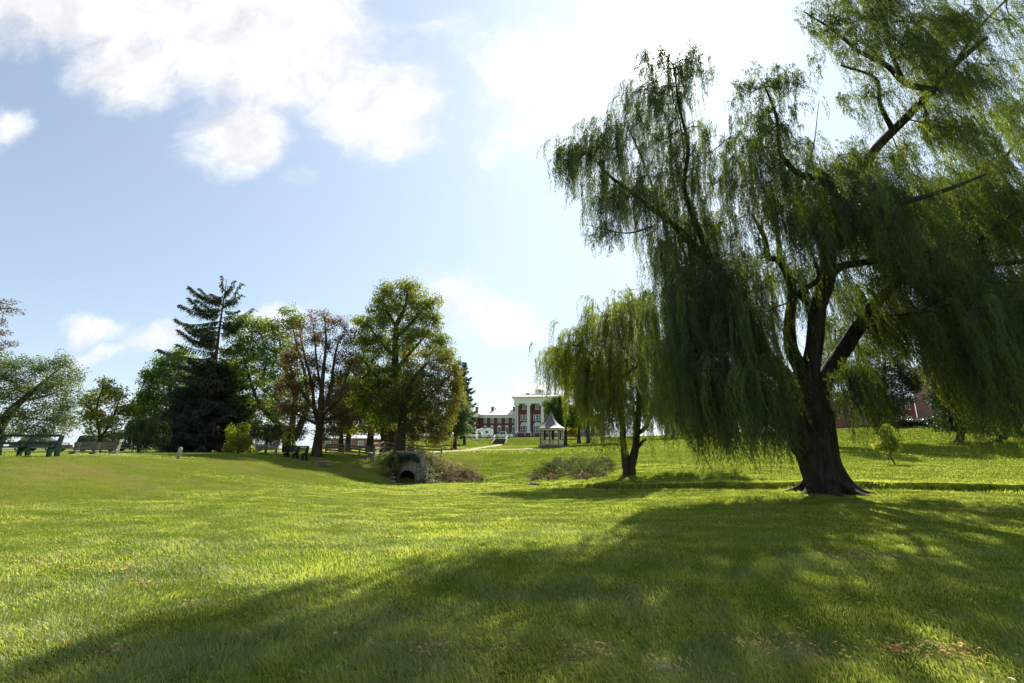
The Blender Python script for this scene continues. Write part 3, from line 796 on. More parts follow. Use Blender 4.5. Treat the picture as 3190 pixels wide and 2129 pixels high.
def big_willow():
    D0 = 17.8
    b = gp(1888, D0)
    t = thing('weeping_willow', b, 'huge dark weeping willow with thick forked trunk on the right of the meadow', 'tree')
    T = Tree()
    def L(pts, sides=10, sub=4): T.limb([(*at(x, y, D), r) for x, y, D, r in pts], sides, sub)
    g = at(1888, 1128, D0)
    # trunk with flared foot
    T.limb([(b[0] + .02, b[1], b[2] - .25, .90), (b[0], b[1], b[2] + .05, .78), (b[0] - .05, b[1], b[2] + .4, .69), (*at(1878, 1060, D0), .64), (*at(1868, 1010, D0), .69), (*at(1862, 960, D0), .68), (*at(1856, 915, D0), .57), (*at(1846, 870, D0), .42)], 24, 5)
    T.rugged = 0.16
    for i in range(8):                       # surface roots
        an = i * .785 + .3; q = []
        for rr_, zz, ra in ((.45, .42, .26), (.75, .16, .20), (1.05, .02, .14), (1.45, -.06, .09), (1.9, -.16, .05)):
            x_ = b[0] + rr_ * math.cos(an + .12 * rr_); y_ = b[1] + rr_ * math.sin(an + .12 * rr_)
            q.append((x_, y_, float(gz(x_, y_)) + zz * (1 + .3 * math.sin(i * 2.1)), ra * (1 + .25 * math.sin(i * 1.7))))
        T.limb(q, 10, 3)
    L([(1848, 1030, D0 - .1, .42), (1830, 1000, D0 - .3, .38), (1797, 956, D0 - .8, .30), (1754, 900, D0 - 1.3, .25), (1707, 868, D0 - 1.7, .20), (1644, 853, D0 - 2, .13), (1600, 800, D0 - 2.3, .09), (1575, 730, D0 - 2.5, .05)])
    L([(1850, 950, D0, .42), (1835, 912, D0 + .2, .36), (1804, 868, D0 + .5, .32), (1766, 831, D0 + .8, .30), (1741, 787, D0 + 1, .28), (1716, 737, D0 + 1, .25), (1684, 667, D0 + .8, .22), (1637, 610, D0 + .5, .19), (1590, 560, D0 + .2, .15), (1550, 520, D0, .12), (1498, 480, D0, .09), (1446, 440, D0, .07), (1399, 403, D0, .05), (1350, 350, D0, .03)])
    L([(1637, 610, D0 + .5, .14), (1600, 520, D0 + 1, .12), (1570, 430, D0 + 1.2, .09), (1580, 340, D0 + 1.2, .07), (1560, 250, D0 + 1, .05), (1545, 150, D0 + .8, .025)])
    L([(1741, 787, D0 + 1, .22), (1660, 740, D0 + 2.5, .17), (1600, 680, D0 + 3.2, .13), (1550, 600, D0 + 3.5, .10), (1520, 500, D0 + 3.5, .07), (1480, 380, D0 + 3.2, .05), (1440, 290, D0 + 3, .03)])
    L([(1850, 890, D0, .36), (1838, 850, D0 + .2, .27), (1816, 799, D0 + .4, .23), (1813, 737, D0 + .6, .20), (1818, 660, D0 + .8, .17), (1790, 600, D0 + 1, .13), (1764, 590, D0 + 1, .11), (1753, 543, D0 + 1, .09), (1725, 491, D0 + 1, .05)])
    L([(1790, 600, D0 + 1, .11), (1782, 507, D0 + 1.4, .08), (1760, 430, D0 + 1.6, .05)])
    L([(1852, 900, D0, .40), (1862, 840, D0 - .2, .31), (1872, 775, D0 - .5, .28), (1876, 708, D0 - .8, .27), (1896, 641, D0 - 1, .27), (1901, 569, D0 - 1.2, .24), (1916, 507, D0 - 1.4, .21), (1931, 475, D0 - 1.5, .19), (1965, 430, D0 - 1.5, .18), (1983, 388, D0 - 1.5, .17), (2014, 336, D0 - 1.5, .17), (2075, 274, D0 - 1.6, .16), (2138, 207, D0 - 1.7, .14), (2190, 150, D0 - 1.8, .11), (2262, 88, D0 - 2, .09)])
    L([(1901, 569, D0 - 1.2, .17), (1927, 558, D0 - 1.6, .16), (1958, 527, D0 - 2, .15), (1989, 507, D0 - 2.4, .13), (2060, 470, D0 - 3, .10), (2160, 440, D0 - 3.4, .07), (2262, 400, D0 - 3.5, .04)])
    L([(1890, 655, D0 - 1, .17), (1922, 615, D0 - 1, .15), (1978, 603, D0 - 1, .13), (2035, 594, D0 - .5, .11), (2120, 560, D0, .08), (2209, 590, D0 + .6, .05)])
    L([(1876, 708, D0 - .8, .15), (1850, 690, D0 - 1.4, .12), (1838, 670, D0 - 1.8, .10), (1880, 640, D0 - 2.4, .08), (1870, 600, D0 - 2.8, .05)])
    L([(1931, 475, D0 - 1.5, .14), (1901, 424, D0 - 1.8, .11), (1860, 405, D0 - 2, .10), (1828, 395, D0 - 2, .09), (1792, 351, D0 - 2, .07), (1782, 269, D0 - 2, .05), (1756, 200, D0 - 2, .03)])
    L([(2138, 207, D0 - 1.7, .12), (2076, 191, D0 - 1.9, .10), (2035, 150, D0 - 2, .08), (1973, 119, D0 - 2, .06), (1916, 72, D0 - 2, .045), (1844, 26, D0 - 2, .02)])
    L([(2076, 191, D0 - 1.9, .08), (2045, 120, D0 - 1.4, .07), (2030, 60, D0 - 1.2, .06), (2030, -20, D0 - 1, .05)])
    L([(2050, 300, D0 - 1.6, .10), (2020, 240, D0 - 2.2, .07), (2010, 180, D0 - 2.6, .05), (1930, 150, D0 - 3, .03)])
    L([(1868, 940, D0, .44), (1879, 918, D0, .33), (1895, 862, D0 + .2, .28), (1926, 815, D0 + .3, .27), (1958, 768, D0 + .4, .26), (1983, 737, D0 + .4, .24), (2009, 700, D0 + .4, .22), (2035, 672, D0 + .3, .19), (2087, 631, D0, .15), (2190, 615, D0 - .4, .12), (2345, 600, D0 - .8, .08), (2500, 560, D0 - 1, .05)])
    L([(2035, 672, D0 + .3, .16), (2080, 560, D0 + 1.5, .14), (2164, 481, D0 + 2.2, .12), (2262, 413, D0 + 2.8, .09), (2349, 310, D0 + 3, .06), (2420, 240, D0 + 3, .03)])
    L([(2190, 615, D0 - .4, .10), (2260, 540, D0 - 1.6, .08), (2340, 480, D0 - 2.4, .05)])
    L([(2190, 150, D0 - 1.8, .09), (2250, 60, D0 - .8, .06), (2330, -20, D0, .04)])
    # dead twigs standing out above the crown
    L([(1850, 400, D0 - 2, .03), (1868, 330, D0 - 2, .02), (1876, 262, D0 - 2, .012), (1880, 230, D0 - 2, .006)], 5)
    L([(1740, 500, D0 + 1, .03), (1730, 470, D0 + 1, .02), (1745, 440, D0 + 1, .01)], 5)
    L([(1498, 520, D0, .05), (1440, 535, D0 - .3, .03), (1380, 525, D0 - .5, .02), (1345, 515, D0 - .6, .012)], 6)
    # foliage lobes: photo x, y, rx, ry, depth, depth radius, clumps, strand length min..max
    LB = [(1335, 350, 55, 42, D0, 1.2, 26, .7, 1.9), (1290, 360, 28, 15, D0, .5, 6, .5, 1.4), (1395, 310, 45, 60, D0, 1.5, 26, .7, 2.0), (1400, 420, 70, 60, D0, 1.8, 26, .8, 2.0),
          (1500, 130, 38, 38, D0 + .8, 1.2, 16, .5, 1.3), (1590, 150, 42, 42, D0 + .8, 1.2, 20, .5, 1.4), (1535, 200, 85, 60, D0 + 1, 2, 38, .7, 1.7), (1470, 240, 45, 60, D0 + 2, 2, 20, .7, 1.6), (1550, 300, 90, 70, D0 + 1, 2.2, 38, .8, 2.0),
          (1480, 430, 90, 80, D0 + .5, 2.5, 38, 1, 2.4), (1580, 430, 80, 90, D0 + 1, 2.5, 34, 1, 2.4), (1385, 527, 40, 12, D0 - .4, .5, 8, .5, 1.0),
          (1560, 560, 75, 80, D0 + .5, 3, 38, 1.4, 3.0), (1640, 520, 60, 60, D0 + .8, 2.5, 22, 1.2, 2.4), (1560, 690, 65, 60, D0, 3.2, 40, 2, 3.6), (1560, 790, 55, 40, D0 - 1.5, 2, 26, 2.2, 3.7),
          (1640, 640, 80, 70, D0, 3, 34, 1.8, 3.4), (1655, 350, 50, 45, D0 + 1, 1.8, 17, .6, 1.5), (1700, 300, 28, 50, D0 + .5, 1.2, 12, .6, 1.4),
          (1725, 210, 22, 34, D0 - 1.5, .8, 10, .4, 1.1), (1795, 185, 40, 26, D0 - 2, 1, 15, .4, 1.1), (1770, 270, 50, 40, D0 - 2, 1.4, 18, .6, 1.4), (1770, 355, 80, 55, D0 - 1.5, 2, 32, .8, 2.0),
          (1860, 400, 70, 45, D0 - 1.5, 2, 30, .8, 2.0), (1945, 375, 60, 40, D0 - 1.5, 1.5, 26, .6, 1.6), (1960, 450, 90, 60, D0 - 2, 2.5, 36, 1, 2.4), (1850, 500, 90, 60, D0 - 1.5, 2.8, 34, 1, 2.4),
          (1730, 600, 100, 60, D0 + .5, 3, 30, 1.6, 3.2), (1700, 720, 95, 60, D0 - .5, 3.5, 40, 2.4, 4.2), (1690, 850, 90, 42, D0 - 1.8, 2.6, 38, 2.0, 3.3), (1775, 900, 45, 40, D0 - 1.2, 1.6, 16, 1.6, 2.6), (1620, 860, 45, 30, D0 - 2, 1.6, 14, 1.6, 2.8),
          (1840, 620, 60, 50, D0 + 1, 3, 16, 1.2, 2.6), (1770, 440, 80, 45, D0, 2.5, 24, 1, 2.4), (1870, 470, 80, 45, D0 + 1, 2.5, 20, 1, 2.2), (1960, 520, 80, 50, D0 + 1.5, 2.5, 22, 1.2, 2.6), (1680, 400, 50, 40, D0 + .5, 2, 13, .8, 1.8), (1950, 660, 60, 50, D0 + 1.5, 2.5, 18, 1.6, 3.0), (1948, 850, 36, 24, D0 - .5, 1.5, 14, 1.6, 2.9), (1925, 760, 40, 40, D0 + 2.5, 1.5, 9, 1.4, 2.6),
          (2060, 470, 90, 70, D0 - 2, 2.5, 36, 1.2, 2.6), (2050, 600, 80, 70, D0, 3, 32, 1.8, 3.4), (2170, 580, 110, 90, D0 - .5, 3.5, 52, 2, 4.0), (2150, 450, 90, 60, D0 + 1, 3, 34, 1, 2.6), (2300, 480, 110, 90, D0 + 1, 3.5, 52, 1.4, 3.4), (2440, 420, 110, 150, D0, 3.5, 40, 1.4, 3.4),
          (2150, 725, 60, 55, D0 - 1.5, 2.2, 36, 2.6, 4.4), (2240, 700, 100, 70, D0 - 1.5, 3.5, 56, 2.6, 4.6), (2360, 680, 110, 80, D0 - 1, 3.5, 50, 2.4, 4.2), (2040, 730, 50, 36, D0 - .5, 2.5, 18, 1.0, 1.9), (2500, 620, 100, 90, D0, 3, 36, 2.4, 4.4),
          (1890, 40, 50, 45, D0 - 2, 1.5, 18, .5, 1.5), (1960, 90, 60, 50, D0 - 2, 1.6, 22, .5, 1.6), (2000, 10, 80, 50, D0 - 1.5, 2, 30, .6, 1.8), (2080, 100, 80, 70, D0 - 1.7, 2, 42, .7, 1.9), (2170, 40, 90, 60, D0 - 1, 2.2, 40, .7, 1.9), (2140, 180, 70, 50, D0 - 1.7, 2, 30, .7, 1.8),
          (2230, 160, 60, 60, D0 - 1, 2, 24, .7, 1.8), (1990, 210, 38, 40, D0 - 2.6, 1.2, 12, .5, 1.4), (2110, 270, 50, 35, D0 - 1.2, 1.6, 17, .6, 1.6), (2190, 290, 65, 55, D0 - .5, 2, 26, .8, 2.0), (2300, 250, 60, 60, D0 + 1.5, 2, 24, .8, 2.0), (2250, 370, 90, 50, D0 + 1, 2.5, 32, 1, 2.4), (2060, 350, 50, 30, D0 - 1, 1.5, 14, .6, 1.6), (2320, 40, 50, 30, D0, 1.5, 8, .5, 1.4), (2420, 120, 90, 90, D0, 2, 22, .6, 2.0), (2100, -80, 180, 60, D0 - 1, 3, 50, .6, 1.8)]
    C, lo, hi = [], [], []
    for cx, cy, rx, ry, D, dr, n, a, c in LB:
        n = int(n * (1.5 if cx > 2030 and cy > 380 else 1.15))
        p = px_lobe(cx, cy, rx, ry, D, dr, n, 0.45); C.append(p); lo += [a * .8] * n; hi += [c] * n
    C = np.vstack(C); lo = np.array(lo); hi = np.array(hi)
    T.wire(C, 0.009, wander=0.15, skip=40)
    T.wood('trunk', M_bark_willow, t)
    xr = C[:, 0] > at(2000, 500, D0)[0]
    pa = []
    for sel, wind in ((~xr, (0.15, -.03)), (xr, (0.34, -.04))):
        pa.append(strands(C[sel], int(WILLOW), lo[sel], hi[sel], 0.36, 0.12, 0.019, 0.040, wind, 0.42, 0.2, floor=0.9, out_c=np.array((b[0], b[1], 0))))
    crown(pa, M_willow, t)
def small_willow():
    D0 = 30
    b = gp(1442, D0)
    t = thing('weeping_willow', b, 'smaller yellow green weeping willow with twin trunk standing beside the gazebo lawn', 'tree')
    T = Tree()
    def L(pts, sides=8, sub=3): T.limb([(*at(x, y, D), r) for x, y, D, r in pts], sides, sub)
    T.limb([(b[0], b[1], b[2] - .2, .52), (b[0], b[1], b[2] + .1, .42), (b[0] - .02, b[1], b[2] + .5, .36)], 14, 3)
    L([(1438, 1075, D0, .30), (1433, 1030, D0, .22), (1430, 1000, D0, .20), (1428, 960, D0, .17), (1412, 900, D0, .14), (1403, 884, D0, .13), (1380, 840, D0, .10), (1340, 800, D0, .07), (1300, 790, D0, .04)])
    L([(1446, 1075, D0, .30), (1458, 1030, D0, .23), (1462, 985, D0, .20), (1466, 930, D0, .18), (1470, 870, D0, .15), (1472, 800, D0, .12), (1460, 730, D0, .08), (1440, 680, D0, .05)])
    L([(1403, 884, D0, .10), (1446, 852, D0 - .5, .09), (1472, 834, D0 - .8, .08), (1520, 800, D0 - 1, .05)])
    L([(1462, 995, D0, .16), (1485, 975, D0 + .3, .13), (1510, 900, D0 + .8, .10), (1560, 820, D0 + 1, .07)])
    L([(1462, 1030, D0, .10), (1476, 1012, D0, .09), (1484, 1008, D0, .08)], 6)
    LB = [(1285, 815, 32, 26, D0, 1.5, 26, 1.2, 2.6), (1335, 770, 45, 38, D0, 2, 42, 1.4, 3.4), (1395, 720, 50, 40, D0, 2.5, 46, 2, 4), (1450, 690, 45, 35, D0, 2, 34, 2, 4), (1350, 855, 50, 34, D0, 3, 46, 2, 3.6), (1325, 885, 34, 24, D0 + 1, 2.2, 26, .8, 1.9), (1400, 830, 55, 50, D0, 3, 50, 2.2, 4.4),
          (1470, 790, 55, 60, D0, 3, 46, 2.4, 5), (1410, 920, 45, 26, D0 - 1.5, 2, 22, 2, 3.2), (1475, 890, 40, 30, D0 - 1, 2, 22, 2, 3.0), (1540, 800, 60, 60, D0 + 1, 3, 44, 3, 5.4), (1540, 890, 45, 30, D0 + .5, 3, 24, 2, 3.4), (1620, 850, 50, 50, D0 + 1, 3, 34, 3, 5), (1600, 760, 60, 50, D0 + 1, 3, 34, 2, 4)]
    C, lo, hi = [], [], []
    for cx, cy, rx, ry, D, dr, n, a, c in LB:
        p = px_lobe(cx, cy, rx, ry, D, dr, n, 0.5); C.append(p); lo += [a * .8] * n; hi += [c] * n
    C = np.vstack(C); lo = np.array(lo); hi = np.array(hi)
    T.wire(C, 0.011, skip=10); T.wood('trunk', M_bark, t)
    crown([strands(C, 12, lo, hi, 0.5, 0.16, 0.028, 0.066, (0.02, 0), 0.55, 0.2, floor=1.2, out_c=np.array((b[0], b[1], 0)))], M_willow_s, t)
GRASS = 1.0
WILLOW = 17
big_willow()
small_willow()
def ppm(D): return FPX * K / D
def broad(label, base, D, limbs, lobes, mt, leaf=(0.17, 0.11), dens=5.0, per=60, crad=0.55, tint=0.5, cat='tree', name='tree', bk=None, r0=0.35, tipr=0.012,
          group=None, shell=0.45, droop=0.2, flat=0.75, skip=6, tints=None, base_z=None, jit=0.12, tw=0.0):
    b = gp(base, D) if base_z is None else at(base, base_z, D)
    if base_z is not None: b[2] = float(gz(b[0], b[1]))
    t = thing(name, b, label, cat, group=group)
    T = Tree(); first = True
    for lm in limbs:
        dd = 0.0 if first else rng.uniform(-1, 1)
        pts = []
        for i, q in enumerate(lm):
            x, y, r = q[:3]; e = q[3] if len(q) > 3 else dd * i / len(lm) * 1.5
            pts.append((*at(x, y, D + e), r))
        if first:
            r = lm[0][2]
            pts = [(b[0], b[1], b[2] - .2, r * 1.45), (b[0], b[1], b[2] + .12, r * 1.2)] + [p for p in pts if p[2] > b[2] + .3]
            first = False
        T.limb(pts, 9, 3)
    C = []; ti = []
    m = ppm(D)
    for lb in lobes:
        cx, cy, rx, ry = lb[:4]; dD = lb[4] if len(lb) > 4 else rng.uniform(-.5, .5) * rx / m
        tt = lb[5] if len(lb) > 5 else tint
        dr = 0.5 * (rx + ry) / m * 1.1
        n = max(3, int(dens * 1.5 * (rx / m) * (ry / m) * 1.6 + 2))
        C.append(px_lobe(cx, cy, rx * 1.08, ry * 1.12, D + dD, dr, n, shell)); ti += [tt] * n
    C = np.vstack(C); ti = np.array(ti)
    ok = C[:, 2] > gz(C[:, 0], C[:, 1]) + 0.3
    C = C[ok]; ti = ti[ok]
    T.wire(C, tipr, skip=min(skip, len(T.n) - 2)); T.wood('trunk', bk or M_bark, t)
    crown([leafclumps(C, int(per * 1.3), crad * 1.1, leaf[0], leaf[1], ti, 0.07, flat, droop, jit)], mt, t)
    return t
M_leaf_green = leafmat('green_leaf', [(0, (0.040, 0.078, 0.024)), (0.5, (0.083, 0.156, 0.035)), (0.85, (0.167, 0.245, 0.049)), (1, (0.293, 0.272, 0.059))], 0.5, 0.02, (1.6, 1.45, 0.4))
M_leaf_grey = leafmat('grey_green_leaf', [(0, (0.045, 0.075, 0.047)), (0.5, (0.090, 0.134, 0.072)), (0.85, (0.150, 0.194, 0.089)), (1, (0.239, 0.224, 0.089))], 0.48, 0.03, (1.35, 1.3, 0.5))
M_leaf_yellow = leafmat('yellow_green_leaf', [(0, (0.068, 0.118, 0.024)), (0.5, (0.156, 0.215, 0.035)), (0.8, (0.272, 0.293, 0.049)), (1, (0.428, 0.272, 0.059))], 0.48, 0.02, (1.6, 1.45, 0.4))
M_leaf_rust = leafmat('rust_leaf', [(0, (0.047, 0.030, 0.018)), (0.4, (0.112, 0.067, 0.036)), (0.7, (0.176, 0.112, 0.050)), (0.88, (0.152, 0.165, 0.036)), (1, (0.117, 0.194, 0.036))], 0.5, 0.02, (1.25, 1.15, 0.6))
M_leaf_brown = leafmat('browning_leaf', [(0, (0.054, 0.075, 0.022)), (0.45, (0.115, 0.128, 0.036)), (0.75, (0.181, 0.157, 0.055)), (1, (0.240, 0.173, 0.073))], 0.5, 0.02, (1.35, 1.3, 0.45))
M_leaf_chest = leafmat('chestnut_leaf', [(0, (0.054, 0.092, 0.024)), (0.45, (0.118, 0.175, 0.031)), (0.75, (0.226, 0.264, 0.047)), (1, (0.312, 0.234, 0.068))], 0.45, 0.02, (1.6, 1.45, 0.4))
M_needle = leafmat('spruce_needle', [(0, (0.022, 0.036, 0.020)), (0.5, (0.048, 0.072, 0.034)), (1, (0.10, 0.11, 0.045))], 0.34, 0.04, (1.4, 1.4, 0.6))
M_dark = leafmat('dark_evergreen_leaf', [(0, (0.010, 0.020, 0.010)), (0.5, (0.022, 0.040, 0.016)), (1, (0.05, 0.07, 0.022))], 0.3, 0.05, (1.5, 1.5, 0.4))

# left to right along the bank
broad('bare rusty tree reaching in from the left edge of the photo', -330, 24,
      [[(-330, 1000, .35), (-320, 900, .28), (-280, 830, .22), (-180, 770, .15), (-80, 730, .08), (0, 708, .035), (50, 712, .012)],
       [(-280, 830, .14), (-160, 800, .08), (-60, 770, .04), (10, 745, .015)], [(-180, 770, .08), (-90, 700, .06), (-20, 692, .03), (30, 700, .01)],
       [(-160, 800, .06), (-60, 800, .03), (0, 800, .02), (30, 795, .01)]],
      [(0, 700, 42, 12), (25, 717, 32, 8), (5, 735, 24, 9), (0, 765, 34, 10), (12, 790, 26, 10), (-20, 815, 34, 14), (-90, 720, 80, 60), (-110, 800, 60, 50), (-250, 800, 120, 120)],
      M_leaf_rust, (0.10, 0.05), 24, 15, 0.22, 0.35, tipr=0.007, droop=0.0, flat=0.4)
broad('grey green tree with leaning forked trunk behind the left park benches', -25, 42,
      [[(-25, 1040, .5), (-10, 1000, .42), (20, 950, .34), (50, 920, .26), (85, 890, .18), (120, 860, .10), (150, 835, .05)],
       [(0, 985, .25), (-10, 930, .2), (-5, 880, .14), (20, 850, .08)], [(50, 920, .15), (100, 910, .10), (140, 895, .06)],
       [(20, 950, .15), (70, 960, .09), (110, 965, .05)], [(-10, 930, .15), (-60, 880, .1), (-110, 850, .06)]],
      [(40, 850, 40, 28), (-10, 845, 50, 34), (95, 845, 38, 24), (145, 830, 32, 20), (175, 862, 20, 18), (130, 880, 50, 28), (70, 895, 55, 34), (10, 905, 50, 30), (160, 915, 34, 26), (110, 945, 56, 28), (45, 960, 50, 24), (150, 965, 44, 22), (-70, 880, 70, 60), (100, 990, 60, 18), (20, 1000, 50, 18), (-80, 960, 70, 40)],
      M_leaf_grey, (0.15, 0.09), 6.5, 60, 0.5, 0.55, jit=0.16)
broad('small yellow green tree with two thin stems behind the plank bench', 225, 40,
      [[(225, 1040, .16), (230, 1000, .13), (222, 960, .10), (225, 920, .07), (240, 885, .04)], [(228, 1010, .11), (245, 985, .09), (262, 950, .06), (275, 915, .03)],
       [(222, 960, .07), (205, 935, .04)], [(262, 950, .05), (295, 940, .03)]],
      [(238, 882, 24, 13), (205, 925, 20, 18), (235, 912, 28, 18), (265, 905, 24, 18), (275, 935, 26, 20), (225, 950, 30, 18), (300, 935, 20, 10), (255, 965, 34, 18), (215, 985, 26, 16), (260, 1000, 34, 14), (195, 960, 14, 14)],
      M_leaf_yellow, (0.17, 0.11), 8, 48, 0.42, 0.5, jit=0.18)
broad('broad green tree rising behind the lower left side of the tall spruce', 390, 54,
      [[(390, 1040, .35), (392, 980, .3), (395, 920, .24), (385, 870, .14), (370, 840, .07)], [(395, 930, .18), (430, 880, .1), (440, 840, .05)], [(392, 970, .18), (350, 920, .1), (340, 890, .05)]],
      [(372, 835, 28, 16), (400, 815, 28, 18), (350, 870, 30, 22), (385, 870, 40, 30), (430, 840, 34, 28), (335, 905, 26, 22), (370, 920, 46, 34), (440, 900, 50, 40), (330, 950, 34, 28), (380, 980, 56, 34), (450, 970, 50, 40), (330, 1000, 36, 24), (400, 1020, 60, 16), (310, 935, 14, 10)],
      M_leaf_green, (0.2, 0.13), 7, 55, 0.6, 0.5, jit=0.15)
broad('full green tree with low forked trunks between the spruce and the rusty tree', 665, 46,
      [[(665, 1040, .6), (660, 1005, .5), (652, 985, .36), (630, 965, .26), (600, 935, .2), (583, 900, .14), (568, 850, .09), (550, 790, .05)],
       [(668, 1005, .36), (672, 960, .27), (676, 900, .2), (650, 830, .12), (640, 770, .06)], [(672, 1010, .36), (690, 975, .3), (705, 930, .22), (700, 860, .14), (680, 790, .08), (668, 730, .04)],
       [(600, 935, .12), (560, 925, .08), (530, 900, .05)], [(583, 900, .1), (610, 840, .08), (600, 770, .05)], [(652, 985, .16), (610, 985, .1), (570, 975, .05)]],
      [(541, 752, 24, 26), (575, 740, 26, 20), (605, 755, 26, 22), (640, 760, 26, 26), (662, 716, 14, 12), (684, 735, 12, 14), (672, 745, 20, 18), (555, 800, 40, 34), (605, 810, 40, 34), (655, 810, 34, 40), (535, 855, 34, 34), (585, 870, 46, 36), (640, 880, 40, 44), (545, 920, 42, 30), (600, 930, 50, 34), (665, 940, 40, 34), (560, 965, 44, 24), (620, 985, 40, 16), (690, 890, 26, 44)],
      M_leaf_green, (0.2, 0.12), 6.5, 55, 0.55, 0.62, jit=0.16)
broad('rust brown autumn tree with thin fanned branches beside the bench', 727, 41,
      [[(727, 1045, .40), (729, 1010, .34), (733, 986, .31), (735, 950, .27), (738, 900, .2), (742, 850, .15), (748, 790, .10), (745, 730, .04)],
       [(733, 986, .2), (722, 940, .16), (715, 880, .12), (700, 820, .08), (690, 770, .05), (700, 730, .025)], [(738, 940, .2), (758, 900, .16), (765, 840, .11), (775, 790, .07), (795, 760, .03)],
       [(735, 955, .16), (770, 925, .11), (790, 880, .08), (808, 830, .05)], [(722, 940, .14), (695, 905, .1), (670, 860, .07), (660, 820, .04)], [(738, 905, .12), (728, 840, .09), (722, 780, .06), (718, 740, .03)],
       [(730, 975, .14), (700, 960, .08), (670, 945, .05)], [(735, 965, .15), (775, 955, .1), (815, 930, .06)]],
      [(736, 722, 30, 12), (765, 740, 34, 18), (798, 765, 26, 22), (705, 748, 24, 18), (685, 780, 26, 24), (730, 775, 40, 24), (775, 800, 40, 30), (665, 825, 28, 28), (705, 830, 40, 30), (755, 850, 46, 32), (808, 835, 20, 34), (665, 880, 34, 30), (715, 890, 46, 32), (780, 895, 40, 30), (660, 930, 32, 24), (705, 945, 46, 26), (760, 945, 46, 26), (805, 950, 30, 30), (690, 985, 34, 18), (760, 985, 40, 22), (740, 1000, 34, 12)],
      M_leaf_rust, (0.15, 0.08), 9.0, 42, 0.42, 0.45, jit=0.2, tipr=0.012, droop=0.3)
broad('tallest green chestnut tree with drooping leaf clusters and a rounded top', 903, 48,
      [[(903, 1040, .55), (903, 980, .48), (905, 900, .40), (907, 820, .34), (909, 750, .26), (925, 715, .18), (935, 680, .11), (930, 655, .05)],
       [(909, 750, .2), (890, 715, .14), (880, 690, .08), (885, 665, .04)], [(908, 775, .22), (940, 745, .16), (965, 715, .11), (985, 695, .06)], [(907, 820, .2), (870, 780, .13), (845, 745, .07)],
       [(906, 850, .2), (950, 800, .14), (985, 760, .08)], [(905, 900, .2), (860, 860, .13), (830, 820, .07)], [(905, 900, .18), (950, 870, .12), (980, 830, .07)]],
      [(920, 656, 40, 14, 0, .62), (890, 672, 26, 18, 0, .6), (950, 672, 30, 20, 0, .62), (868, 692, 18, 16), (988, 690, 20, 18, 0, .65), (920, 700, 46, 26), (880, 720, 34, 24), (965, 715, 34, 26), (1000, 730, 14, 22), (860, 745, 32, 24), (826, 738, 18, 20, 0, .6), (940, 755, 44, 28), (985, 765, 26, 30, 0, .62), (840, 785, 34, 34), (890, 790, 44, 32), (950, 805, 44, 32, 0, .7), (825, 835, 30, 32), (870, 850, 46, 36, 0, .4), (930, 860, 50, 36, 0, .4), (830, 885, 34, 34, 0, .4), (880, 910, 46, 36, 0, .35), (1015, 785, 22, 22), (1025, 815, 20, 20), (845, 930, 40, 28, 0, .4), (890, 960, 50, 26, 0, .35)],
      M_leaf_chest, (0.26, 0.10), 6.6, 52, 0.6, 0.48, droop=1.0, jit=0.13)
broad('brownish green tree hanging over the culvert bridge', 919, 44,
      [[(919, 1042, .46), (921, 1000, .4), (925, 950, .34), (935, 900, .26), (955, 860, .16), (980, 835, .08)], [(925, 950, .24), (965, 920, .16), (1005, 890, .09), (1035, 860, .05)],
       [(923, 975, .2), (960, 965, .13), (1000, 950, .07)], [(925, 950, .2), (915, 920, .13), (900, 900, .07)]],
      [(1006, 826, 34, 28), (975, 858, 44, 30), (1033, 850, 24, 28), (1046, 885, 16, 30), (1010, 880, 44, 34), (965, 905, 48, 36), (922, 895, 38, 30, 0, .4), (908, 932, 40, 30, 0, .3), (1030, 925, 30, 34, 0, .6), (990, 940, 44, 34), (950, 955, 44, 30, 0, .4), (1015, 972, 34, 30, 0, .65), (975, 985, 40, 24), (1000, 1008, 30, 14, 0, .7), (930, 975, 40, 22, 0, .3), (950, 1003, 34, 12, 0, .5)],
      M_leaf_brown, (0.15, 0.09), 9, 55, 0.46, 0.55, droop=0.6, jit=0.15)
# avenue of trunks behind the bridge
for i, (x, D, r, lab) in enumerate([(782, 60, .28, 'thin dark trunk furthest left in the avenue behind the fence'), (799, 62, .36, 'dark tree second from the left in the avenue behind the fence'),
        (849, 58, .42, 'dark tree in the middle of the avenue in front of the low brick building'), (882, 56, .5, 'thick dark tree of the avenue just left of the bridge trees'),
        (943, 64, .42, 'dark tree at the right end of the avenue behind the bridge')]):
    broad(lab, x, D, [[(x, 1040, r), (x + 1, 1000, r * .9), (x + 2, 960, r * .7), (x + 3, 900, r * .5), (x, 850, .1)], [(x + 1, 980, r * .4), (x - 24, 940, .1)], [(x + 1, 975, r * .4), (x + 26, 930, .1)]],
          [(x, 955, 38, 22, 0, .6), (x - 14, 925, 36, 24), (x + 16, 930, 36, 26), (x, 890, 36, 30), (x - 12, 985, 24, 10, 0, .8), (x + 16, 982, 26, 12, 0, .8)], M_leaf_yellow if i % 2 else M_leaf_chest, (0.25, 0.16), 4.5, 40, 0.7, 0.4, group='avenue trees behind the bridge', jit=0.16)
broad('mid green rounded tree left of the far dark spruce', 1044, 74,
      [[(1044, 1022, .3), (1045, 990, .25), (1048, 940, .15), (1050, 910, .06)]],
      [(1052, 912, 16, 16, 0, .6), (1062, 940, 20, 22), (1040, 940, 20, 26), (1050, 965, 28, 22), (1035, 985, 22, 18), (1062, 985, 18, 14)], M_leaf_grey, (0.22, 0.14), 8, 55, 0.6, 0.45)
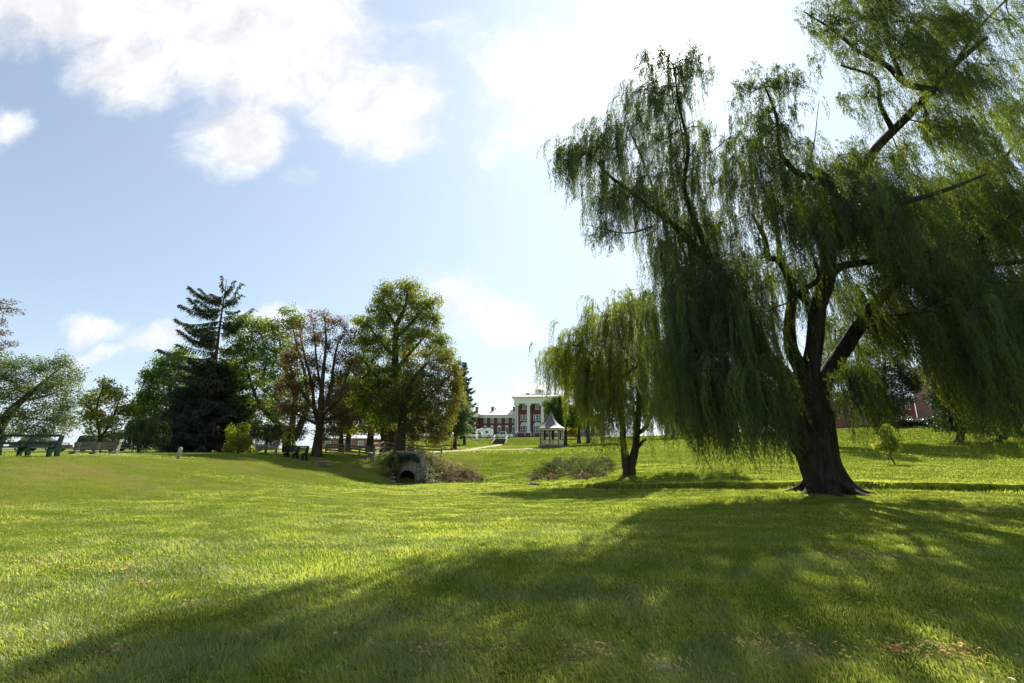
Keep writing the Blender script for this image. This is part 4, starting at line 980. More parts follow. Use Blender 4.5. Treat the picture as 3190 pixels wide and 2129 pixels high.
broad('bright yellow green bush at the foot of the spruce', 548, 38, [[(548, 1046, .06), (548, 1010, .04), (546, 985, .02)]],
      [(535, 990, 14, 12, 0, .6), (556, 985, 12, 12, 0, .6), (545, 1010, 22, 14), (562, 1012, 14, 14), (540, 1032, 26, 12), (566, 1032, 12, 10)], M_leaf_yellow, (0.14, 0.09), 22, 45, 0.3, 0.55, cat='bush', name='bush', skip=2)

def conifer(label, base, D, top, spec, mt, wid, low, needle=(0.26, 0.045), dens=1.0, cat='spruce tree', droop=0.5, rt=0.3):
    """spec: list of branches (y on trunk, tip x, tip y, droop of side twigs)"""
    b = gp(base, D); t = thing('spruce_tree', b, label, cat)
    T = Tree()
    tp = [(b[0], b[1], b[2] - .2, rt * 1.3)]
    nseg = 6
    tops = at(top[0], top[1], D)
    trunk = []
    for i in range(nseg + 1):
        f = i / nseg; p = b * (1 - f) + tops * f; p[0] += 0.25 * math.sin(f * 3.1) * top[2]
        trunk.append((*p, rt * (1 - f) + 0.02)); tp.append(trunk[-1])
    T.limb(tp, 9, 3)
    TP = np.array(trunk)
    def tr(y):
        z = at(top[0], y, D)[2]; f = np.clip((z - b[2]) / (tops[2] - b[2]), 0, 1)
        return np.array([np.interp(f, np.linspace(0, 1, nseg + 1), TP[:, k]) for k in range(3)])
    br = []
    for y, tx, ty, dep in spec:
        br.append((tr(y), at(tx, ty, D + dep)))
        for k in range(int(rng.random() < .55)):
            f = rng.uniform(.4, .8); yy = y + rng.uniform(-9, 9); s0 = tr(yy); e0 = at(tx, ty + rng.uniform(-6, 8), D + dep + rng.uniform(-2.2, 2.2)); br.append((s0, s0 + (e0 - s0) * f))
    # further whorls in depth and below
    y0, y1, w0, w1 = low
    nw = int(26 * dens) + 4
    for i in range(nw):
        f = i / (nw - 1); y = y0 + (y1 - y0) * f; s = tr(y)
        for k in range(6 if f > .2 else 4):
            a = rng.uniform(0, 6.28); Ls = (w0 + (w1 - w0) * f ** .7) * rng.uniform(.65, 1.05)
            e = s + np.array((math.cos(a) * Ls, math.sin(a) * Ls, -Ls * rng.uniform(.05, .3)))
            e[2] = max(e[2], b[2] + .3); br.append((s, e))
    P, Tt, tn = [], [], []
    for s, e in br:
        L = np.linalg.norm(e - s); m = max(5, int(L / 0.12)); fs = np.linspace(0, 1, m)
        sag = -rng.uniform(.04, .2) * L * np.sin(fs * math.pi)
        pts = s[None] * (1 - fs[:, None]) + e[None] * fs[:, None]; pts[:, 2] += sag
        wob = rng.normal(0, .05 * L, 3); pts += wob[None] * np.sin(fs * 5)[:, None]
        T.tubes.append((pts[::2], np.linspace(0.05, 0.012, len(pts[::2])) * (0.5 + L / 4), 5))
        d = (e - s) / L; side = np.cross(d, (0, 0, 1)); side /= np.linalg.norm(side) + 1e-9
        for j in range(2, m):
            f = fs[j]; tl = wid * (1.15 - 0.6 * f) * min(1, L / 2.0) * rng.uniform(.45, 1.5)
            for sg in (-1, 1, 0, 0):
                q = int(5 * dens) + 3
                gg = np.linspace(0.05, 1, q)[:, None]
                drv = d * 0.45 + side * sg * rng.uniform(.5, 1.0) + np.array((0, 0, -droop * rng.uniform(.4, 1.6) if sg else -droop * 1.4 + 0.5 * (f > .8)))
                tw = pts[j] + drv * tl * gg * rng.uniform(.5, 1.1)
                P.append(tw); Tt.append(np.repeat(drv[None], q, 0)); tn += [0.45 + rng.normal(0, .15)] * q
    P = np.vstack(P); Tt = np.vstack(Tt); tn = np.array(tn); n = len(P)
    Tt = Tt / (np.linalg.norm(Tt, axis=1, keepdims=True) + 1e-9) + unit(n) * 0.45; Tt /= np.linalg.norm(Tt, axis=1, keepdims=True)
    T.wood('trunk', M_bark, t)
    crown([leaves_mesh(P, Tt, unit(n), needle[0] * rng.uniform(.6, 1.2, n), needle[1] * rng.uniform(.7, 1.4, n), np.clip(tn, 0, 1))], mt, t)
    return t
conifer('tall ragged spruce with a bare upper crown leaning right', 478, 46, (521, 640, -1.0),
        [(668, 508, 634, 0), (676, 536, 642, 0), (690, 465, 660, 0), (700, 433, 654, .5), (688, 556, 656, 0), (697, 553, 674, -.5), (712, 431, 686, 0), (722, 417, 700, -1), (714, 548, 708, 1), (736, 580, 713, 0), (745, 564, 735, -1), (738, 410, 724, 0), (752, 424, 735, 1),
         (772, 429, 745, 0), (780, 406, 758, 0), (792, 450, 778, 1), (765, 540, 752, 1), (815, 375, 804, 0), (806, 420, 792, -1), (830, 405, 828, 1), (800, 560, 792, 0), (838, 590, 815, 0), (850, 380, 850, 0)],
        M_needle, 0.62, (822, 1010, 2.4, 4.6), (0.24, 0.05), 1.7, droop=0.75)
conifer('dark narrow spruce behind the rounded tree near the brick mansion', 1066, 96, (1056, 812, 0), [(840, 1068, 836, 0), (870, 1078, 866, 0), (900, 1084, 896, 0), (930, 1089, 926, 0), (955, 1088, 958, 0), (975, 1086, 984, 0)],
        M_needle, 0.9, (830, 985, 0.8, 2.6), (0.5, 0.10), .8, droop=0.35)
def weeping_bush(label, x, D, lobes, n, lo, hi, mt, tint=.4):
    b = gp(x, D); t = thing('weeping_bush', b, label, 'bush'); T = Tree()
    T.limb([(b[0], b[1], b[2] - .1, .12), (b[0], b[1], b[2] + 1, .09), (b[0] + .1, b[1], b[2] + 2, .05)], 7)
    C = np.vstack([px_lobe(cx, cy, rx, ry, D, 1.2, n) for cx, cy, rx, ry in lobes])
    T.wire(C, .01, skip=2); T.wood('stem', M_bark, t)
    crown([strands(C, 12, np.full(len(C), lo), np.full(len(C), hi), .35, .18, .035, .08, (0, 0), tint, .2, floor=.1)], mt, t, 'foliage')
weeping_bush('drooping dark green bush between the small yellow tree and the spruce', 318, 37, [(318, 975, 22, 14), (345, 965, 26, 14), (335, 1000, 22, 10)], 24, .8, 2.2, M_willow)
weeping_bush('dark drooping bush behind the green bench', 610, 43, [(600, 985, 34, 14), (640, 990, 26, 14)], 26, .8, 2.0, M_willow)

# trees further up the hill on the right
broad('dark tree standing directly behind the right side of the gazebo', 1298, 88, [[(1298, 1022, .30), (1298, 990, .27), (1296, 960, .18), (1285, 935, .08)], [(1298, 975, .15), (1315, 950, .06)]],
      [(1262, 935, 12, 14), (1272, 955, 16, 14), (1292, 950, 22, 20), (1310, 955, 18, 22), (1284, 920, 14, 12), (1300, 972, 20, 8), (1256, 975, 6, 8)], M_leaf_green, (0.26, 0.17), 9, 50, 0.6, 0.4)
broad('tree with straight trunk between the gazebo and the smaller willow', 1329, 104, [[(1329, 1016, .36), (1329, 985, .32), (1330, 950, .2), (1332, 920, .08)]],
      [(1328, 940, 22, 20), (1346, 955, 20, 18), (1318, 968, 16, 10), (1340, 975, 18, 8)], M_leaf_yellow, (0.3, 0.18), 7, 45, 0.7, 0.4)
broad('large tree whose top shows above the left side of the smaller willow', 1350, 98, [[(1350, 1012, .4), (1345, 950, .35), (1320, 880, .2), (1290, 830, .08)], [(1345, 940, .2), (1370, 870, .1)]],
      [(1270, 803, 10, 9), (1288, 812, 18, 14), (1275, 830, 18, 14), (1310, 830, 26, 20), (1350, 850, 34, 26), (1300, 865, 34, 24), (1385, 880, 36, 30), (1340, 900, 40, 26), (1400, 920, 36, 24), (1430, 860, 30, 24)], M_leaf_grey, (0.3, 0.18), 5, 45, 0.8, 0.5)
broad('small golden yellow bush on the lawn edge behind the gazebo', 1310, 122, [[(1310, 1004, .06), (1310, 996, .04), (1310, 990, .02)]], [(1303, 992, 8, 6, 0, .9), (1316, 988, 9, 7, 0, .9), (1322, 998, 8, 5, 0, .9)], M_leaf_yellow, (0.25, 0.16), 20, 40, .5, .9, cat='bush', name='bush', skip=2)
for x, D, sc, lab in [(1545, 112, 1.0, 'far tree on the lawn edge left of the white porch'), (1640, 118, .8, 'far tree in front of the white porch'), (1735, 105, 1.1, 'far tree right of the white porch'), (1820, 96, 1.2, 'far tree seen between the limbs of the big willow')]:
    broad(lab, x, D, [[(x, 1000, .3), (x, 970, .25), (x, 930, .12)]],
          [(x, 900, 34 * sc, 26), (x - 24, 930, 28 * sc, 22), (x + 26, 925, 30 * sc, 24), (x, 950, 38 * sc, 18)], M_leaf_green, (0.32, 0.2), 6, 50, .9, .4, group='far trees behind the willows')
broad('grey green tree showing between the forks of the big willow', 1905, 62, [[(1905, 1010, .35), (1905, 950, .28), (1905, 880, .2), (1900, 800, .08)], [(1905, 890, .14), (1930, 830, .06)]],
      [(1905, 745, 22, 20), (1890, 785, 30, 26), (1925, 790, 26, 30), (1880, 830, 26, 26), (1915, 850, 36, 30), (1890, 890, 34, 26), (1925, 915, 34, 24), (1900, 950, 40, 20)], M_leaf_grey, (0.2, 0.12), 6, 50, .55, .6)
broad('dark evergreen tree behind the sapling', 2030, 64, [[(2030, 1000, .4), (2030, 940, .32), (2030, 850, .2), (2030, 780, .06)]],
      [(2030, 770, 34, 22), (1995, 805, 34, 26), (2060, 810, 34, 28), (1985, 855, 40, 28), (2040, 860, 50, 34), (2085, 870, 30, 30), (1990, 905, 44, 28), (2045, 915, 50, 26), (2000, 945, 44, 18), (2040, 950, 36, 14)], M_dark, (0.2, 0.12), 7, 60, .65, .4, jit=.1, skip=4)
for x, D, lab in [(2205, 61, 'dark tree hidden behind the hanging right curtain of the big willow'), (2300, 60, 'tall dark tree behind the right curtain of the willow near the brick hall'), (2440, 60, 'large dark tree just beyond the right edge of the photo'), (2590, 62, 'dark tree outside the right edge shading the lawn slope')]:
    broad(lab, x, D, [[(x, 1000, .4), (x, 930, .34), (x, 830, .2), (x, 740, .08)], [(x, 900, .2), (x - 40, 820, .08)], [(x, 890, .2), (x + 40, 810, .08)]],
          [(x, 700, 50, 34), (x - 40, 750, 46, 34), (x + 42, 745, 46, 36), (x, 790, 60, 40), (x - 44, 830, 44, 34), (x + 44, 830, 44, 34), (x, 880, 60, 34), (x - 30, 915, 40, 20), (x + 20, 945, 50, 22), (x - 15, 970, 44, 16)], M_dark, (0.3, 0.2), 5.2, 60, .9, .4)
for x, D, lab in [(2195, 82, 'dark tree standing beside the hedge left of the brick hall'), (2400, 80, 'dark tree beyond the right edge in front of the brick hall')]:
    broad(lab, x, D, [[(x, 1000, .35), (x, 930, .28), (x, 850, .15)]],
          [(x, 790, 36, 26), (x - 18, 830, 36, 28), (x + 22, 835, 36, 28), (x, 880, 50, 30), (x - 20, 920, 40, 24), (x + 24, 920, 40, 24), (x, 955, 46, 18)], M_dark, (0.3, 0.2), 5.5, 60, .9, .4)
broad('leafy green tree at the right edge in front of the brick hall', 2385, 52, [[(2385, 1010, .3), (2385, 960, .25), (2375, 880, .16), (2350, 820, .06)]],
      [(2345, 790, 34, 24), (2320, 830, 22, 20), (2350, 850, 36, 26), (2390, 800, 40, 30), (2325, 880, 20, 14), (2390, 870, 40, 30)], M_leaf_green, (0.16, 0.1), 6.5, 55, .5, .62)
broad('young sapling with bright yellow green leaves on the sunny right lawn', 2048, 37, [[(2048, 1066, .04), (2045, 1050, .035), (2041, 1020, .025), (2036, 985, .012)]],
      [(2034, 985, 12, 12), (2030, 1003, 16, 10), (2046, 1012, 16, 10), (2024, 1022, 18, 7), (2052, 1026, 15, 7), (2038, 1030, 20, 5)], M_leaf_yellow, (0.15, 0.09), 42, 34, .24, .62, skip=3, tipr=.006, name='sapling')
# ------------------------------------------------------------------ materials of built things
def brickmat(name, c1, c2, mortar, scale=1.0):
    def b(t, out):
        c = t.n('ShaderNodeTexCoord').outputs['Object']
        s = t.n('ShaderNodeSeparateXYZ', ins={0: c})
        v = t.n('ShaderNodeCombineXYZ', ins={0: t.m('ADD', s.outputs[0], s.outputs[1]), 1: s.outputs[2], 2: 0.0}).outputs[0]
        br = t.n('ShaderNodeTexBrick', ins={'Vector': v, 'Color1': (*c1, 1), 'Color2': (*c2, 1), 'Mortar': (*mortar, 1), 'Scale': 1.0 / scale, 'Mortar Size': 0.012, 'Brick Width': 0.5, 'Row Height': 0.17})
        n = t.m('ADD', 0.75, t.m('MULTIPLY', t.noise(c, 0.6, 6, 0.65), 0.5))
        col = t.mix(1.0, br.outputs[0], t.n('ShaderNodeCombineXYZ', ins={0: n, 1: n, 2: n}).outputs[0], 'MULTIPLY')
        p = t.n('ShaderNodeBsdfPrincipled', ins={'Base Color': col, 'Roughness': 0.85, 'Specular IOR Level': 0.2})
        t.set(out.inputs[0], p.outputs[0])
    return mat(name, b)
M_brick = brickmat('red_brick', (0.165, 0.062, 0.050), (0.125, 0.050, 0.042), (0.20, 0.13, 0.11))
M_brick2 = brickmat('pink_brick', (0.34, 0.17, 0.13), (0.26, 0.13, 0.10), (0.34, 0.28, 0.24))
M_white = pbr('white_paint', (0.78, 0.78, 0.75), 0.5, 0.08, 1.5)
M_roofmetal = pbr('pale_metal_roof', (0.55, 0.53, 0.49), 0.45, 0.12, 0.8, (0.62, 0.60, 0.56))
M_glass = pbr('dark_window_glass', (0.03, 0.04, 0.045), 0.08, spec=0.8)
M_blind = pbr('grey_window_glass', (0.16, 0.18, 0.17), 0.15, 0.2, 2.0, spec=0.7)
M_stone = pbr('grey_stone', (0.30, 0.30, 0.28), 0.85, 0.2, 3.0, (0.20, 0.20, 0.18), 0.5)
M_iron = pbr('black_iron', (0.02, 0.02, 0.022), 0.45)
M_conc = pbr('weathered_concrete', (0.34, 0.32, 0.27), 0.9, 0.3, 3.0, (0.16, 0.165, 0.12), 0.5, 14)
M_wood_old = pbr('grey_weathered_wood', (0.17, 0.14, 0.105), 0.85, 0.25, 6.0, (0.09, 0.075, 0.055), 0.5, 30, stretch=(.25, 1, 1))
M_wood_dark = pbr('dark_weathered_fence_wood', (0.21, 0.18, 0.14), 0.85, 0.3, 5.0, (0.12, 0.10, 0.08), 0.5, 30)
M_green_paint = pbr('dark_green_paint', (0.012, 0.030, 0.020), 0.95, 0.25, 5.0, (0.022, 0.042, 0.028), 0.2, spec=.05)
M_worn_green = pbr('worn_pale_green_wood', (0.045, 0.055, 0.04), 0.7, 0.25, 5.0, (0.02, 0.035, 0.022), 0.3, 25, spec=.05)
M_path = pbr('pale_gravel_path', (0.33, 0.27, 0.21), 0.95, 0.15, 2.0, (0.26, 0.22, 0.17), 0.3, 10)
M_dirt = pbr('worn_dirt', (0.27, 0.22, 0.12), 0.95, 0.2, 1.2, (0.17, 0.20, 0.05), 0.3, 10)
M_asph = pbr('asphalt', (0.055, 0.055, 0.055), 0.9, 0.15, 3)
M_rubber = pbr('tyre_rubber', (0.02, 0.02, 0.02), 0.8)
M_rim = pbr('alloy_rim', (0.5, 0.5, 0.5), 0.3, metal=0.8)
M_lamp = pbr('headlight_glass', (0.75, 0.77, 0.78), 0.1, spec=0.8)
M_redlamp = pbr('red_tail_light', (0.35, 0.02, 0.02), 0.2)
M_slate = pbr('grey_slate_roof', (0.10, 0.10, 0.105), 0.65, 0.25, 3.0, (0.16, 0.155, 0.15), 0.4, 12, spec=0.5)
M_cream = pbr('cream_paint', (0.50, 0.46, 0.33), 0.6, 0.12, 3.0)
M_rock = pbr('field_stone', (0.17, 0.155, 0.14), 0.9, 0.3, 4.0, (0.25, 0.22, 0.19), 0.7, 12)

# ------------------------------------------------------------------ paths (setting)
def ribbon(name, pts, wd, m, lift, both=True):
    P = np.array([p[:2] for p in pts]); out = []
    for i in range(len(P) - 1):
        L = np.linalg.norm(P[i + 1] - P[i]); k = max(2, int(L / 0.7))
        for j in range(k): out.append(P[i] + (P[i + 1] - P[i]) * j / k)
    out.append(P[-1]); P = np.array(out)
    for _ in range(6): P[1:-1] = (P[:-2] + P[1:-1] * 2 + P[2:]) / 4
    tn = np.gradient(P, axis=0); tn /= np.linalg.norm(tn, axis=1, keepdims=True); nr = np.stack([-tn[:, 1], tn[:, 0]], 1)
    na = 7; V = []
    ws = wd * (1 + 0.12 * np.sin(np.arange(len(P)) * .37) + 0.08 * np.sin(np.arange(len(P)) * 1.1))
    for s in np.linspace(-.5, .5, na):
        q = P + nr * (ws * s)[:, None]
        V.append(np.stack([q[:, 0], q[:, 1], gz(q[:, 0], q[:, 1]) + lift - (0.03 if abs(s) == .5 else 0)], 1))
    V = np.array(V).transpose(1, 0, 2).reshape(-1, 3)
    idx = np.arange(len(V)).reshape(len(P), na)
    F = np.stack([idx[:-1, :-1], idx[:-1, 1:], idx[1:, 1:], idx[1:, :-1]], -1).reshape(-1, 4)
    o = link(name, np_mesh(name, V, F, smooth=True), m); tag(o, kind='structure')
    PATHS.append((list(P[::3]) + [P[-1]], wd * .95))
ribbon('path', [gp(560, 60), gp(700, 56), gp(800, 53), gp(880, 50), gp(930, 49), gp(965, 53), gp(1010, 61), gp(1060, 67), gp(1120, 69.5), gp(1200, 74), gp(1248, 80)], 1.5, M_path, 0.035)
ribbon('dirt_track', [gp(1075, 69), gp(1100, 82), gp(1135, 104), gp(1147, 115)], 1.7, M_dirt, 0.02)
ribbon('road', [gp(700, 128), gp(880, 132), gp(1000, 138), gp(1150, 148), gp(1300, 150), gp(1500, 146), gp(1700, 136), gp(1850, 120), gp(2000, 105), gp(2200, 100), gp(2500, 98)], 6.5, M_asph, 0.05)
ribbon('street', [gp(-500, 48), gp(-100, 52), gp(150, 56), gp(420, 64)], 7, M_asph, 0.05)

# ------------------------------------------------------------------ mansion
S3 = 0.0262
def disp3(X): return (1380 + X / 4.519) / 1.3575
def window(par, x, z0, z1, w_, y, arch=False, triple=False, door=False, glass=None):
    """sash window as frame part with a pane sub-part; arch: white fan above"""
    mb = MB(); g = MB(); d = 0.16
    fr = 0.14
    top = z1
    if arch:
        top = z1 - w_ / 2
        n = 14; poly = [(x + w_ / 2 * math.cos(a), top + w_ / 2 * math.sin(a)) for a in np.linspace(0, math.pi, n)]
        mb.prism(poly, 'y', y - d, y + .05)
    mb.box((x, y - d / 2, z0 + .06), (w_ + .3, d + .12, .14)); mb.box((x, y - d / 2, top - .06), (w_ + .1, d + .04, .18))
    for s in (-1, 1): mb.box((x + s * (w_ / 2 - fr / 2), y - d / 2, (z0 + top) / 2), (fr, d, top - z0 - .2))
    panes = [(x - w_ / 2 + fr, x + w_ / 2 - fr)]
    if triple:
        a = w_ * .24; panes = [(x - w_ / 2 + fr, x - w_ / 2 + a), (x - w_ / 2 + a + .22, x + w_ / 2 - a - .22), (x + w_ / 2 - a, x + w_ / 2 - fr)]
        for s in (-1, 1): mb.box((x + s * (w_ / 2 - a - .11), y - d / 2, (z0 + top) / 2), (.22, d - .01, top - z0 - .2))
    for a, b in panes:
        k = max(1, int(round((b - a) / .42)))
        for i in range(1, k): mb.box((a + (b - a) * i / k, y - .07, (z0 + top) / 2), (.045, .06, top - z0 - .3))
        for i in range(1, 4): mb.box(((a + b) / 2, y - .075, z0 + (top - z0) * i / 4), (b - a, .07, .09 if i == 2 else .045))
        g.box(((a + b) / 2, y - .01, (z0 + top) / 2), (b - a, .05, top - z0 - .2))
    nm = 'door' if door else 'window'
    o = mb.build(nm, M_white, par)
    g.build('pane', glass or M_glass, o)
def column(x, y, z0, z1, r, par):
    mb = MB()
    mb.box((x, y, z0 + .12), (r * 2.7, r * 2.7, .24))
    mb.lathe([(r * 1.25, .24), (r * 1.28, .36), (r * 1.05, .5), (r, .7), (r * .98, (z1 - z0) * .5), (r * .84, z1 - z0 - .75), (r * .9, z1 - z0 - .7), (r * 1.0, z1 - z0 - .5)], 20, (x, y, z0))
    # ionic scrolls
    for s in (-1, 1):
        for yy in (-1, 1):
            pr = [(x + s * r * 1.15 + .34 * math.cos(a), z1 - .42 + .34 * math.sin(a)) for a in np.linspace(0, 2 * math.pi, 13)[:-1]]
            mb.prism(pr, 'y', y + yy * r * .9 - .12, y + yy * r * .9 + .12)
    mb.box((x, y, z1 - .3), (r * 2.2, r * 2.0, .42)); mb.box((x, y, z1 - .05), (r * 2.6, r * 2.4, .1))
    mb.build('column', M_white, par, smooth=False)
def mansion():
    D = 178
    c = at(disp3(1370), 1004.5, D); c[2] = float(gz(c[0], c[1]))
    t = thing('brick_mansion', c, 'large red brick mansion with tall white columns, cupola and arched windows on the hill', 'building', rz=R(-4))
    lx = lambda X: (X - 1370) * S3
    lz = lambda Y: (968 - Y) * S3
    zb = -1.5
    x0, x1 = lx(1062), lx(1678)
    zt = lz(508)
    MB().box(((x0 + x1) / 2, 8, (zt + zb) / 2), (x1 - x0, 16, zt - zb)).build('wall', M_brick, t)
    # portico floor and stone base
    zf = lz(905)
    m = MB(); m.box(((x0 + x1) / 2, -2.2, (zf + zb) / 2), (x1 - x0 + 1, 4.4, zf - zb)); m.build('portico_floor', M_stone, t)
    for X in (1050, 1215, 1405, 1595, 1700): column(lx(X), -3.1, zf, zt, .62, t)
    # entablature, cornice, stepped parapet
    m = MB(); ze = lz(428)
    m.box(((x0 + x1) / 2, 6.2, (zt + ze) / 2 + .003), (x1 - x0 + 2.2, 20.2, ze - zt)); m.box(((x0 + x1) / 2, 6.2, ze + .18), (x1 - x0 + 4.0, 22, .34)); m.box(((x0 + x1) / 2, 6.2, zt + .9), (x1 - x0 + 2.4, 20.4, .12))
    m.build('entablature', M_white, t)
    rf = MB(); z2 = ze + .36
    X0, X1, Y0, Y1 = x0 - 1.9, x1 + 1.9, -4.7, 17
    zr = lz(368)
    rf.add([(X0, Y0, z2), (X1, Y0, z2), (X1, Y1, z2), (X0, Y1, z2), (X0 + 5, Y0 + 7, zr), (X1 - 5, Y0 + 7, zr), (X1 - 5, Y1 - 7, zr), (X0 + 5, Y1 - 7, zr)],
           [(0, 1, 5, 4), (1, 2, 6, 5), (2, 3, 7, 6), (3, 0, 4, 7), (4, 5, 6, 7), (3, 2, 1, 0)])
    roof = rf.build('roof', M_roofmetal, t)
    m = MB(); m.box((lx(1320), -.5, (lz(405) + lz(378)) / 2 + .1), (lx(1545) - lx(1130), .5, lz(378) - lz(405))); m.box((lx(1370), 5, lz(366)), (lx(1490) - lx(1240), 6, .5)); m.build('parapet', M_white, t)
    # balustrade round the cupola
    m = MB()
    for i in range(22):
        x = lx(1240) + (lx(1490) - lx(1240)) * i / 21
        m.box((x, 2.2, lz(350)), (.09, .09, .75))
    m.box((lx(1365), 2.2, lz(336)), (lx(1490) - lx(1240), .14, .1)); m.build('balustrade', M_white, t)
    # cupola
    cx = lx(1368); rc = 1.75
    m = MB(); zc0, zc1 = lz(362), lz(278)
    for i in range(8):
        a = math.pi / 8 + i * math.pi / 4
        m.box((cx + rc * math.cos(a), 5 + rc * math.sin(a), (zc0 + zc1) / 2), (.3, .3, zc1 - zc0), rz=a)
    m.lathe([(rc + .12, 0), (rc + .12, .75)], 8, (cx, 5, zc0), math.pi / 8); m.lathe([(rc + .1, zc1 - zc0 - .35), (rc + .45, zc1 - zc0)], 8, (cx, 5, zc0), math.pi / 8)
    for i in range(8):
        a = i * math.pi / 4
        m.box((cx + rc * .93 * math.cos(a), 5 + rc * .93 * math.sin(a), (zc0 + zc1) / 2), (.06, .06, zc1 - zc0))
    cu = m.build('cupola', M_white, t)
    MB().lathe([(rc * .8, .7), (rc * .8, zc1 - zc0 - .3)], 8, (cx, 5, zc0), math.pi / 8).build('pane', M_blind, cu)
    MB().lathe([(rc + .55, 0), (rc * .75, .45), (.1, 1.05), (.03, 1.6)], 8, (cx, 5, zc1 + .002), math.pi / 8).build('roof', M_roofmetal, cu)
    MB().box((lx(1196), 4, lz(385)), (1.4, 1.2, 2.4)).box((lx(1196), 4, lz(358)), (1.6, 1.4, .25)).build('chimney', M_brick, roof)
    # windows of the main block
    for k, X in enumerate((1150, 1330, 1505, 1640)):
        x = lx(X)
        window(t, x, lz(583), lz(510), 1.35, 0, glass=M_blind)
        window(t, x, lz(735), lz(655), 2.75, 0, triple=True)
        window(t, x, lz(902), lz(752), 2.75, 0, arch=True, triple=True, door=(k == 1))
    # wings
    for side in (0, 1):
        if side == 0: a, b = lx(485), x0 + .003
        else: a, b = x1 - .003, lx(2260)
        zw = lz(690); ym = 2.0
        MB().box(((a + b) / 2, ym + 6, (zw + zb) / 2), (b - a, 12, zw - zb)).build('wall', M_brick, t)
        m = MB(); m.box(((a + b) / 2, ym + 5.9, zw + .45), (b - a, 12.6, .9)); m.box(((a + b) / 2, ym + 5.9, zw + .98), (b - a, 13.6, .18)); m.build('cornice', M_white, t)
        m = MB(); m.box(((a + b) / 2, ym - .15, (lz(925) + zb) / 2), (b - a, .34, lz(925) - zb)); m.build('stone_base', M_stone, t)
        zr0 = zw + 1.07; zr1 = lz(560)
        m = MB(); m.add([(a, ym - 1.1, zr0), (b, ym - 1.1, zr0), (b, ym + 6, zr1), (a, ym + 6, zr1), (a, ym + 13, zr0), (b, ym + 13, zr0)], [(0, 1, 2, 3), (3, 2, 5, 4), (0, 3, 4), (1, 5, 2), (0, 4, 5, 1)])
        rw = m.build('roof', M_roofmetal, t)
        Xs = (595, 692, 795, 900, 998) if side == 0 else (1745, 1850, 1955, 2050, 2150)
        for j, X in enumerate(Xs):
            x = lx(X)
            window(t, x, lz(762), lz(697), 1.05 if j != 2 else 1.3, ym)
            window(t, x, lz(908) if j != 2 else lz(930), lz(793), 1.1 if j != 2 else 1.35, ym, arch=True, door=(j == 2))
        for X in ((447, 678, 997) if side == 0 else (1790, 2020, 2230)):
            zc = lz(600) if X != 447 else lz(640)
            mm = MB().box((lx(X), ym + 4.5, (zc + lz(528)) / 2), (1.0, .9, lz(528) - zc)).box((lx(X), ym + 4.5, lz(527)), (1.2, 1.1, .3))
            mm.build('chimney', M_brick, rw)
            if X == 678: MB().box((lx(711), ym + 7.5, lz(560)), (.5, .5, 1.4)).build('chimney', M_brick, rw)
        # iron railing along the wing
        m = MB(); za, zc = lz(934), lz(897)
        ra, rb = (lx(600), lx(972)) if side == 0 else (lx(1720), lx(2200))
        n = int((rb - ra) / .28)
        for i in range(n + 1): m.box((ra + (rb - ra) * i / n, ym - 1.6, (za + zc) / 2), (.035, .035, zc - za))
        m.box(((ra + rb) / 2, ym - 1.6, zc), (rb - ra, .06, .06)); m.box(((ra + rb) / 2, ym - 1.6, za + .1), (rb - ra, .05, .05)); m.build('railing', M_iron, t)
        MB().box(((ra + rb) / 2, ym - 1.1, (za + zb) / 2), (rb - ra + .6, 1.6, za - zb)).build('terrace', M_stone, t)
    # pavilion with pediment at the far left end
    a, b = lx(180), lx(520); ya = -3.0; zp = lz(690)
    MB().box(((a + b) / 2, 5, (zp + zb) / 2), (b - a - 1.5, 12, zp - zb)).build('wall', M_brick, t)
    m = MB(); m.box(((a + b) / 2, 4.2, zp + .5), (b - a, 15.4, 1.0)); m.prism([(a - .5, zp + 1.01), (b + .5, zp + 1.01), ((a + b) / 2, lz(575))], 'y', ya - .4, 12); m.build('pediment', M_white, t)
    for X in (215, 300, 385, 472): column(lx(X), ya + .6, lz(930), zp, .42, t)
    MB().box(((a + b) / 2, ya + 1.8, (lz(930) + zb) / 2), (b - a, 4, lz(930) - zb)).build('portico_floor', M_stone, t)
    for X in (258, 342, 428): window(t, lx(X), lz(900), lz(800), 1.2, -1); window(t, lx(X), lz(770), lz(705), 1.1, -1)
    # stone pier and low wall before the portico
    g = MB(); g.box((lx(1022), -5.6, (lz(897) + zb) / 2), (lx(1070) - lx(975), 1.4, lz(897) - zb)); g.build('stone_pier', M_stone, t)
    g = MB(); g.box((lx(1320), -5.3, (lz(915) + zb) / 2), (lx(1560) - lx(1075), .5, lz(915) - zb)); g.build('garden_wall', M_brick, t)
    m = MB(); m.box((lx(1046), -3.9, lz(740)), (.16, .16, lz(540) - lz(940))); m.build('drainpipe', M_iron, t)
mansion()
def simple_hall(name, label, x0, x1, ytop, D, mt, storeys, nw, ww, depth=12, rz=0, roofh=0.0, zb=None, yw=None, rm=None, group=None):
    a = gp(x0, D); b = gp(x1, D); c = (a + b) / 2; top = at(x0, ytop, D)[2]
    z0 = min(a[2], b[2]) - .6
    c[2] = z0
    t = thing(name, c, label, 'building', rz=rz); W = b[0] - a[0]; H = top - z0
    MB().box((0, depth / 2, H / 2), (W, depth, H)).build('wall', mt, t)
    m = MB()
    if roofh: m.prism([(-W / 2 - .4, H + .002), (W / 2 + .4, H + .002), (0, H + roofh)], 'y', -.4, depth + .4)
    else: m.box((0, depth / 2, H + .12), (W + .5, depth + .5, .24))
    m.build('roof', rm or M_roofmetal, t)
    sh = (H - 1.2) / storeys
    for s in range(storeys):
        for i in range(nw):
            x = -W / 2 + W * (i + .5) / nw; zz = 1.1 + sh * s
            window(t, x, zz + .25 * sh, zz + .82 * sh, ww, 0)
    return t
